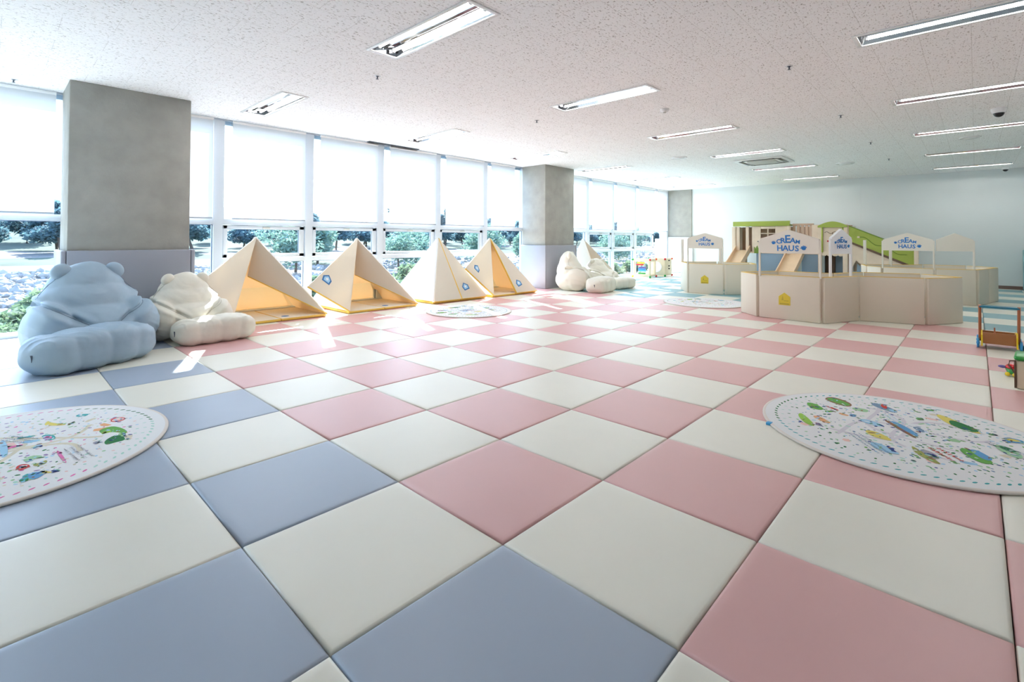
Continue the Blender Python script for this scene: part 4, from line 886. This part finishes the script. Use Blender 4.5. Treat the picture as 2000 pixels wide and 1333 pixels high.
def rug_mesh(r, feats, seed, kind):
    rnd = random.Random(seed); m_ = MB(); zt = 0.0125
    m_.lathe([(r-0.012, 0.0005), (r, 0.003), (r, 0.009), (r-0.006, zt), (r-0.016, zt)], [1, 1, 1, 1], 96, caps=(1, 0))
    m_.lathe([(r-0.0162, zt), (0.0001, zt)], 0, 96, None, False, (0, 0))
    def flat(pts, col, lay):
        z = zt+0.00006*(lay+1); n = len(pts); pts = [p for p in pts if math.hypot(*p) < r-0.015]
        n = len(pts)
        if n < 3: return
        a = sum(pts[i][0]*pts[(i+1) % n][1]-pts[(i+1) % n][0]*pts[i][1] for i in range(n))
        if a < 0: pts = pts[::-1]
        m_.add([(x, y, z) for x, y in pts], [list(range(n))], 2+PC.index(col))
    def disc(x, y, rad, col, lay, sx=1.0, rot=0.0, n=10):
        c, s_ = math.cos(rot), math.sin(rot)
        flat([(x+c*rad*sx*math.cos(2*PI*k/n)-s_*rad*math.sin(2*PI*k/n), y+s_*rad*sx*math.cos(2*PI*k/n)+c*rad*math.sin(2*PI*k/n)) for k in range(n)], col, lay)
    def path(pts, w_, col, lay):
        L_ = []; R_ = []
        for i, p in enumerate(pts):
            a = pts[max(i-1, 0)]; b = pts[min(i+1, len(pts)-1)]; dx, dy = b[0]-a[0], b[1]-a[1]; l = math.hypot(dx, dy) or 1
            L_.append((p[0]-dy/l*w_, p[1]+dx/l*w_)); R_.append((p[0]+dy/l*w_, p[1]-dx/l*w_))
        for i in range(len(pts)-1): flat([L_[i], R_[i], R_[i+1], L_[i+1]], col, lay)
    # winding roads
    rc = 'road' if kind == 'a' else 'tan'
    for q_ in range(4):
        a0 = q_*1.5+rnd.random(); pts = []
        for k in range(24):
            u = k/23; rr = -0.56*r+1.12*r*u; pts.append((rr*math.cos(a0)-0.13*math.sin(u*6+q_)*math.sin(a0), rr*math.sin(a0)+0.13*math.sin(u*6+q_)*math.cos(a0)))
        path(pts, 0.011, rc, q_*0.7)
    # border of leaf dashes
    nb = 84
    for k in range(nb):
        a = 2*PI*k/nb; sec = (k//14) % 3
        col = ('teal', 'dgreen', 'teal')[sec] if kind == 'a' else ('dgreen', 'magenta', 'mint')[sec]
        disc((r-0.075)*math.cos(a), (r-0.075)*math.sin(a), 0.0065, col, 1, 2.3, a+PI/2+0.5, 7)
        if k % 2: disc((r-0.11)*math.cos(a), (r-0.11)*math.sin(a), 0.0045, 'mint', 1, 2.2, a, 6)
    for k in range(46):
        a = 2*PI*k/46; disc((r-0.145)*math.cos(a+0.05), (r-0.145)*math.sin(a+0.05), 0.006, rnd.choice(['mint', 'dgreen', 'lblue', 'lgreen'] if kind == 'a' else ['pinkl', 'mint', 'lblue', 'tan']), 1, 1.5, a, 7)
    # scattered little trees and dots
    for k in range(620):
        rr = (r-0.17)*math.sqrt(rnd.random()); a = rnd.random()*2*PI
        col = rnd.choice(['dgreen', 'green', 'mint', 'dgreen', 'lblue', 'slate', 'navy', 'lgreen'] if kind == 'a' else ['mint', 'pinkl', 'lblue', 'dgreen', 'lgreen', 'tan', 'purple', 'magenta'])
        disc(rr*math.cos(a), rr*math.sin(a), rnd.uniform(0.003, 0.0085), col, 1, rnd.uniform(1, 1.8), rnd.random()*3, 7)
    for k in range(16):
        rr = (r-0.2)*math.sqrt(rnd.random()); a = rnd.random()*2*PI; x, y = rr*math.cos(a), rr*math.sin(a); ro = rnd.random()*3; w_, h_ = rnd.uniform(0.015, 0.035), rnd.uniform(0.01, 0.02)
        flat([(x+math.cos(ro)*dx-math.sin(ro)*dy, y+math.sin(ro)*dx+math.cos(ro)*dy) for dx, dy in ((-w_, -h_), (w_, -h_), (w_, h_), (0, h_*1.9), (-w_, h_))], rnd.choice(['pinkl', 'lblue', 'tan', 'white', 'orange', 'lgreen']), 2)
    def soft(p):
        out = []
        for i in range(len(p)):
            a, b = p[i], p[(i+1) % len(p)]; out += [(a[0]*.75+b[0]*.25, a[1]*.75+b[1]*.25), (a[0]*.25+b[0]*.75, a[1]*.25+b[1]*.75)]
        return out
    for k, (c, pts) in enumerate(feats):
        flat(soft(soft(pts)), c, 3+k)
        ax, ay = sum(p[0] for p in pts)/len(pts), sum(p[1] for p in pts)/len(pts)
        for q_ in range(7):
            a = rnd.random()*2*PI; rr = rnd.uniform(0.2, 0.9); p = rnd.choice(pts)
            disc(ax+(p[0]-ax)*rr, ay+(p[1]-ay)*rr, rnd.uniform(0.003, 0.008), rnd.choice(['dgreen', 'lgreen', 'lblue', 'slate', 'navy', 'brown', 'white', c]), 3.5+k, rnd.uniform(1, 3), a, 7)
    # lines of small scribbled lettering
    def scribble(p, q, rows, col, size=0.013):
        dx, dy = q[0]-p[0], q[1]-p[1]; L = math.hypot(dx, dy); ux, uy = dx/L, dy/L
        for rw in range(rows):
            s_ = 0
            while s_ < L:
                x, y = p[0]+ux*s_-uy*rw*size*2.1, p[1]+uy*s_+ux*rw*size*2.1
                for st in range(2):
                    a = rnd.random()*PI; path([(x-math.cos(a)*size*0.55, y-math.sin(a)*size*0.55), (x+math.cos(a)*size*0.55, y+math.sin(a)*size*0.55)], size*0.11, col, 50)
                s_ += size*1.15
    if kind == 'a':
        scribble((-0.26, 0.20), (-0.47, 0.04), 3, 'slate'); scribble((-0.205, -0.14), (-0.315, -0.23), 2, 'red', 0.02); scribble((0.1, -0.35), (0.0, -0.48), 2, 'slate'); scribble((0.25, 0.1), (0.12, 0.02), 2, 'lblue')
    else:
        scribble((0.23, -0.20), (0.265, -0.42), 3, 'grey'); scribble((0.0, 0.2), (0.1, 0.05), 3, 'slate'); scribble((-0.3, -0.2), (-0.2, -0.35), 2, 'grey')
    return m_.mesh('round_rug', ['rug_white', 'rug_edge'] + ['print_'+c for c in PC])
def rug(x, y, me, rz, sc, label, tg=None):
    o = bpy.data.objects.new('round_rug', me); link(o); o.location = (x, y, 0.0008); o.rotation_euler = (0, 0, rz); o.scale = (sc, sc, 1)
    tag(o, label, 'rug', 'round printed play rugs')
    if tg is not None:
        a = tg-rz
        MB().box((0.687*math.cos(a), 0.687*math.sin(a), 0.006), (0.035, 0.03, 0.016), 0, Matrix.Identity(4), 0.002, 1).build('blue_tag', 'toy_skyblue', o)
    return o
MA, MBm = rug_mesh(0.69, RUG_A, 5, 'a'), rug_mesh(0.70, RUG_B, 9, 'b')
rug(2.286, -0.913, MA, 0, 1.0, 'round white rug printed with a green park map, at the right edge on pink mats', R(124))
rug(-1.233, 2.307, MBm, 0, 1.0, 'round white rug printed with pink and teal pictures, at the left edge on blue mats')
rug(3.68, 4.26, MA, 2.1, 0.92, 'round printed rug in front of the closed tent, crossed by a streak of sunlight')
rug(7.18, 2.14, MBm, 1.1, 0.96, 'round printed rug half hidden by the front booth, before the far left booth')

# ------------------------------------------------------------------ outside the windows
rnd = random.Random(3)
def gz(x, y):
    d = y-6.5
    b = -0.55 + 0.35*max(0, min(1, (d-5)/9)) + 0.55*max(0, min(1, (d-13)/12)) + 0.012*max(0, d-24) + 0.085*max(0, d-29)
    return b + 0.10*noise.noise(Vector((x*0.25, y*0.25, 0))) + 0.04*noise.noise(Vector((x, y, 3)))
m_ = MB(); xs = [-25+1.5*k for k in range(110)]; ys = [6.45+0.55*k*(1+k*0.03) for k in range(62)]
vs = [(x, y, gz(x, y)) for y in ys for x in xs]; n = len(xs); fs = []; mi = []
for j in range(len(ys)-1):
    for i in range(n-1):
        fs.append((j*n+i, j*n+i+1, (j+1)*n+i+1, (j+1)*n+i))
        yy = ys[j]; q_ = noise.noise(Vector((xs[i]*0.12, yy*0.25, 1)))
        mi.append(1 if (20 < yy < 27 and q_ > -0.15) or yy > 34 or (29 < yy <= 34 and q_ > -0.2) or q_ > 0.42 else 0)
m_.add(vs, fs, mi, None, True)
m_.build('ground_outside', ['earth', 'grass_far'], kind='structure', label='pale rough ground sloping up outside the windows')
# loose rocks on the bank
m_ = MB(); ico = bmesh.new(); bmesh.ops.create_icosphere(ico, subdivisions=1, radius=1.0); iv = [v.co.copy() for v in ico.verts]; ifs = [[v.index for v in f.verts] for f in ico.faces]; ico.free()
CLEAR = [(7.2, 18.5, 1.9), (9.3, 21.0, 1.9), (11.4, 17.5, 1.9), (14.5, 20.5, 1.9), (17.5, 18.0, 2), (22, 19.5, 2), (25, 15, 1.9), (28.5, 16.5, 2.1), (33, 18, 2.1), (36, 14.5, 2), (40, 17, 2.2), (46, 18, 2.4), (31, 13.5, 1.8)]
for k in range(5600):
    y = rnd.uniform(11.5, 21); x = rnd.uniform(-8, 55) if rnd.random() < 0.5 else rnd.uniform(-8, 14); s_ = rnd.uniform(0.05, 0.20)*(0.6+0.4*(y-11)/9)
    if any((x-a)**2+(y-b)**2 < (c*0.55)**2 for a, b, c in CLEAR): continue
    T = Matrix.Translation((x, y, gz(x, y)+s_*0.15)) @ Matrix.Rotation(rnd.random()*6, 4, 'Z') @ Matrix.Rotation(rnd.random()*3, 4, 'X')
    sc = Vector((s_*rnd.uniform(.7, 1.4), s_*rnd.uniform(.7, 1.2), s_*rnd.uniform(.4, .8)))
    m_.add([Vector((v.x*sc.x, v.y*sc.y, v.z*sc.z))*rnd.uniform(0.8, 1.15) for v in iv], ifs, 0, T)
m_.build('rock_bank', 'rock', label='bank of loose pale rocks outside the windows', cat='rocks', kind='stuff')
def crown_mb(clumps, leaf, nleaf, seed, flat_=1.0):
    r_ = random.Random(seed); m_ = MB(); vs = []; fs = []
    for (cx_, cy_, cz_, rx, rz_) in clumps:
        for k in range(nleaf):
            a = r_.random()*2*PI; u = r_.uniform(-1, 1); q_ = math.sqrt(1-u*u); rr = r_.random()**0.4
            p = Vector((cx_+rx*rr*q_*math.cos(a), cy_+rx*rr*q_*math.sin(a), cz_+rz_*rr*u))
            d1 = Vector((r_.gauss(0, 1), r_.gauss(0, 1), r_.gauss(0, 0.6))).normalized()*leaf*r_.uniform(.6, 1.3); d2 = d1.cross(Vector((r_.gauss(0, 1), r_.gauss(0, 1), r_.gauss(0, 1)))).normalized()*leaf*0.38
            i = len(vs); vs += [p-d1, p+d2, p+d1, p-d2]; fs.append((i, i+1, i+2, i+3))
    m_.add(vs, fs, 0); return m_
def pine_proto(seed, h):
    r_ = random.Random(seed); t = empty('pine_tree'); lean = r_.uniform(-0.4, 0.4)
    pts = [(lean*(k/6)**2, 0.15*math.sin(k+seed), h*k/6) for k in range(7)]
    MB().tube(pts, [0.075*(1-0.11*k) for k in range(7)], 0, 7).build('trunk', 'tree_bark', t)
    cl = []
    for k in range(11):
        z = h*r_.uniform(0.36, 0.95); w_ = 0.95*(1.25-z/h)+0.30; a = r_.random()*6.3; cl.append((lean*(z/h)**2+w_*0.6*math.cos(a), w_*0.6*math.sin(a), z, w_*0.62, 0.34))
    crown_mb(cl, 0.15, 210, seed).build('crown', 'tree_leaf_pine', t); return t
def bushy_proto(seed, h, name, leafm, w_, nl=240):
    r_ = random.Random(seed); t = empty(name); MB().tube([(0, 0, -0.1), (0.05, 0, h*0.5)], [0.06, 0.03], 0, 6).build('trunk' if h > 1.5 else 'stem', 'tree_bark', t)
    cl = [(r_.uniform(-1, 1)*w_*0.4, r_.uniform(-1, 1)*w_*0.4, h*r_.uniform(0.3, 0.8), w_*r_.uniform(.35, .6), h*r_.uniform(.2, .32)) for k in range(7)]
    crown_mb(cl, 0.10, nl, seed).build('crown' if h > 1.5 else 'foliage', leafm, t); return t
def bay(x, y):
    t_ = (6.26-CAM.y)/(y-CAM.y); bx = CAM.x+(x-CAM.x)*t_
    for lim, nm in ((-0.75, 'through the leftmost window'), (0.42, 'beyond the nearest pillar'), (0.87, 'in the narrow pane right of the nearest pillar'), (2.13, 'through the first awning window'), (3.39, 'through the second awning window'), (4.66, 'through the third awning window'),
                    (5.92, 'through the fourth awning window'), (6.95, 'in the pane left of the middle pillar'), (8.6, 'beyond the middle pillar'), (9.68, 'in the pane right of the middle pillar'), (10.94, 'through the first far awning window'), (12.2, 'through the second far awning window'), (13.47, 'through the third far awning window'), (99, 'through the last window')):
        if bx < lim: return bx, nm
def tag_out(items, fmt, cat, group):
    d = {}
    for t, x, y, row in items:
        bx, nm = bay(x, y); d.setdefault((nm, row), []).append((bx, t))
    for (nm, row), L_ in d.items():
        L_.sort(key=lambda q_: q_[0])
        for i, (bx, t) in enumerate(L_):
            pos = '' if len(L_) == 1 else ', '+(('left one', 'right one') if len(L_) == 2 else ['%s from left' % o for o in ('first', 'second', 'third', 'fourth', 'fifth', 'sixth', 'seventh', 'eighth', 'ninth', 'tenth', 'eleventh', 'twelfth')])[min(i, 11)]
            tag(t, (fmt % (row+' ' if row else '', nm))+pos, cat, group)
OUT = []
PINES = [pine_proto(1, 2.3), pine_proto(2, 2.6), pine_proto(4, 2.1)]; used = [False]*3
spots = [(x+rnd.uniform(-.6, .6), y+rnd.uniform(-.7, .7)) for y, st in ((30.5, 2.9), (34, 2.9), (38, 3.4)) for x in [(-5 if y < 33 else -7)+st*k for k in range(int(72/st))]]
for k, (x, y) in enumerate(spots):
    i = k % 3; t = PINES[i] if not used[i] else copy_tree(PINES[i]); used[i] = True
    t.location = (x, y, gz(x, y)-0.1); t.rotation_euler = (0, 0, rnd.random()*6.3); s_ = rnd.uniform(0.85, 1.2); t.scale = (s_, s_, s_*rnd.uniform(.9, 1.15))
    OUT.append((t, x, y, 'front row' if y < 32.3 else 'middle row' if y < 36 else 'back row'))
tag_out([o for o in OUT], '%spine seen %s', 'tree', 'pines of the tree belt outside'); OUT = []
BR = [bushy_proto(11, 1.9, 'leafy_tree', 'tree_leaf_bright', 1.6, 300), bushy_proto(12, 1.7, 'leafy_tree', 'tree_leaf_bright', 1.2, 300)]; used = [False]*2
for k, (x, y, s_) in enumerate([(7.2, 18.5, 1.0), (9.3, 21.0, 1.1), (11.4, 17.5, 0.95), (14.5, 20.5, 1.1), (17.5, 18.0, 1.15), (22, 19.5, 1.1), (25, 15, 1.0), (28.5, 16.5, 1.2), (33, 18, 1.2), (36, 14.5, 1.1), (40, 17, 1.3), (46, 18, 1.4), (31, 13.5, 0.9)]):
    i = k % 2; t = BR[i] if not used[i] else copy_tree(BR[i]); used[i] = True
    t.location = (x, y, gz(x, y)); t.rotation_euler = (0, 0, k*1.3); t.scale = (s_,)*3
    OUT.append((t, x, y, ''))
tag_out(OUT, '%syoung leafy green tree seen %s', 'tree', 'young trees on the bank outside'); OUT = []
SH = [bushy_proto(21, 0.75, 'shrub', 'shrub_leaf', 0.8, 150), bushy_proto(22, 0.55, 'shrub', 'shrub_leaf', 0.6, 150)]; used = [False]*2
for k, (x, y, s_) in enumerate([(-1.6, 9.6, 0.8), (-0.9, 9.9, 0.9), (-1.2, 8.6, 0.6), (-0.4, 11.8, 1.1), (1.6, 12.2, 1), (4.6, 10.8, 1.1), (5.9, 11.5, 1.2), (7.0, 10.2, 1.0), (8.2, 12.0, 1.2), (3.2, 13, 1.1), (10, 11, 1.1), (14, 11, 1.2), (17, 10, 1.1), (20, 10.5, 1.2), (24, 10.5, 1.2)]):
    i = k % 2; t = SH[i] if not used[i] else copy_tree(SH[i]); used[i] = True
    t.location = (x, y, gz(x, y)); t.rotation_euler = (0, 0, k*2.1); t.scale = (s_,)*3
    OUT.append((t, x, y, ''))
tag_out(OUT, '%slow green shrub outside, seen %s', 'shrub', 'low shrubs outside the windows')
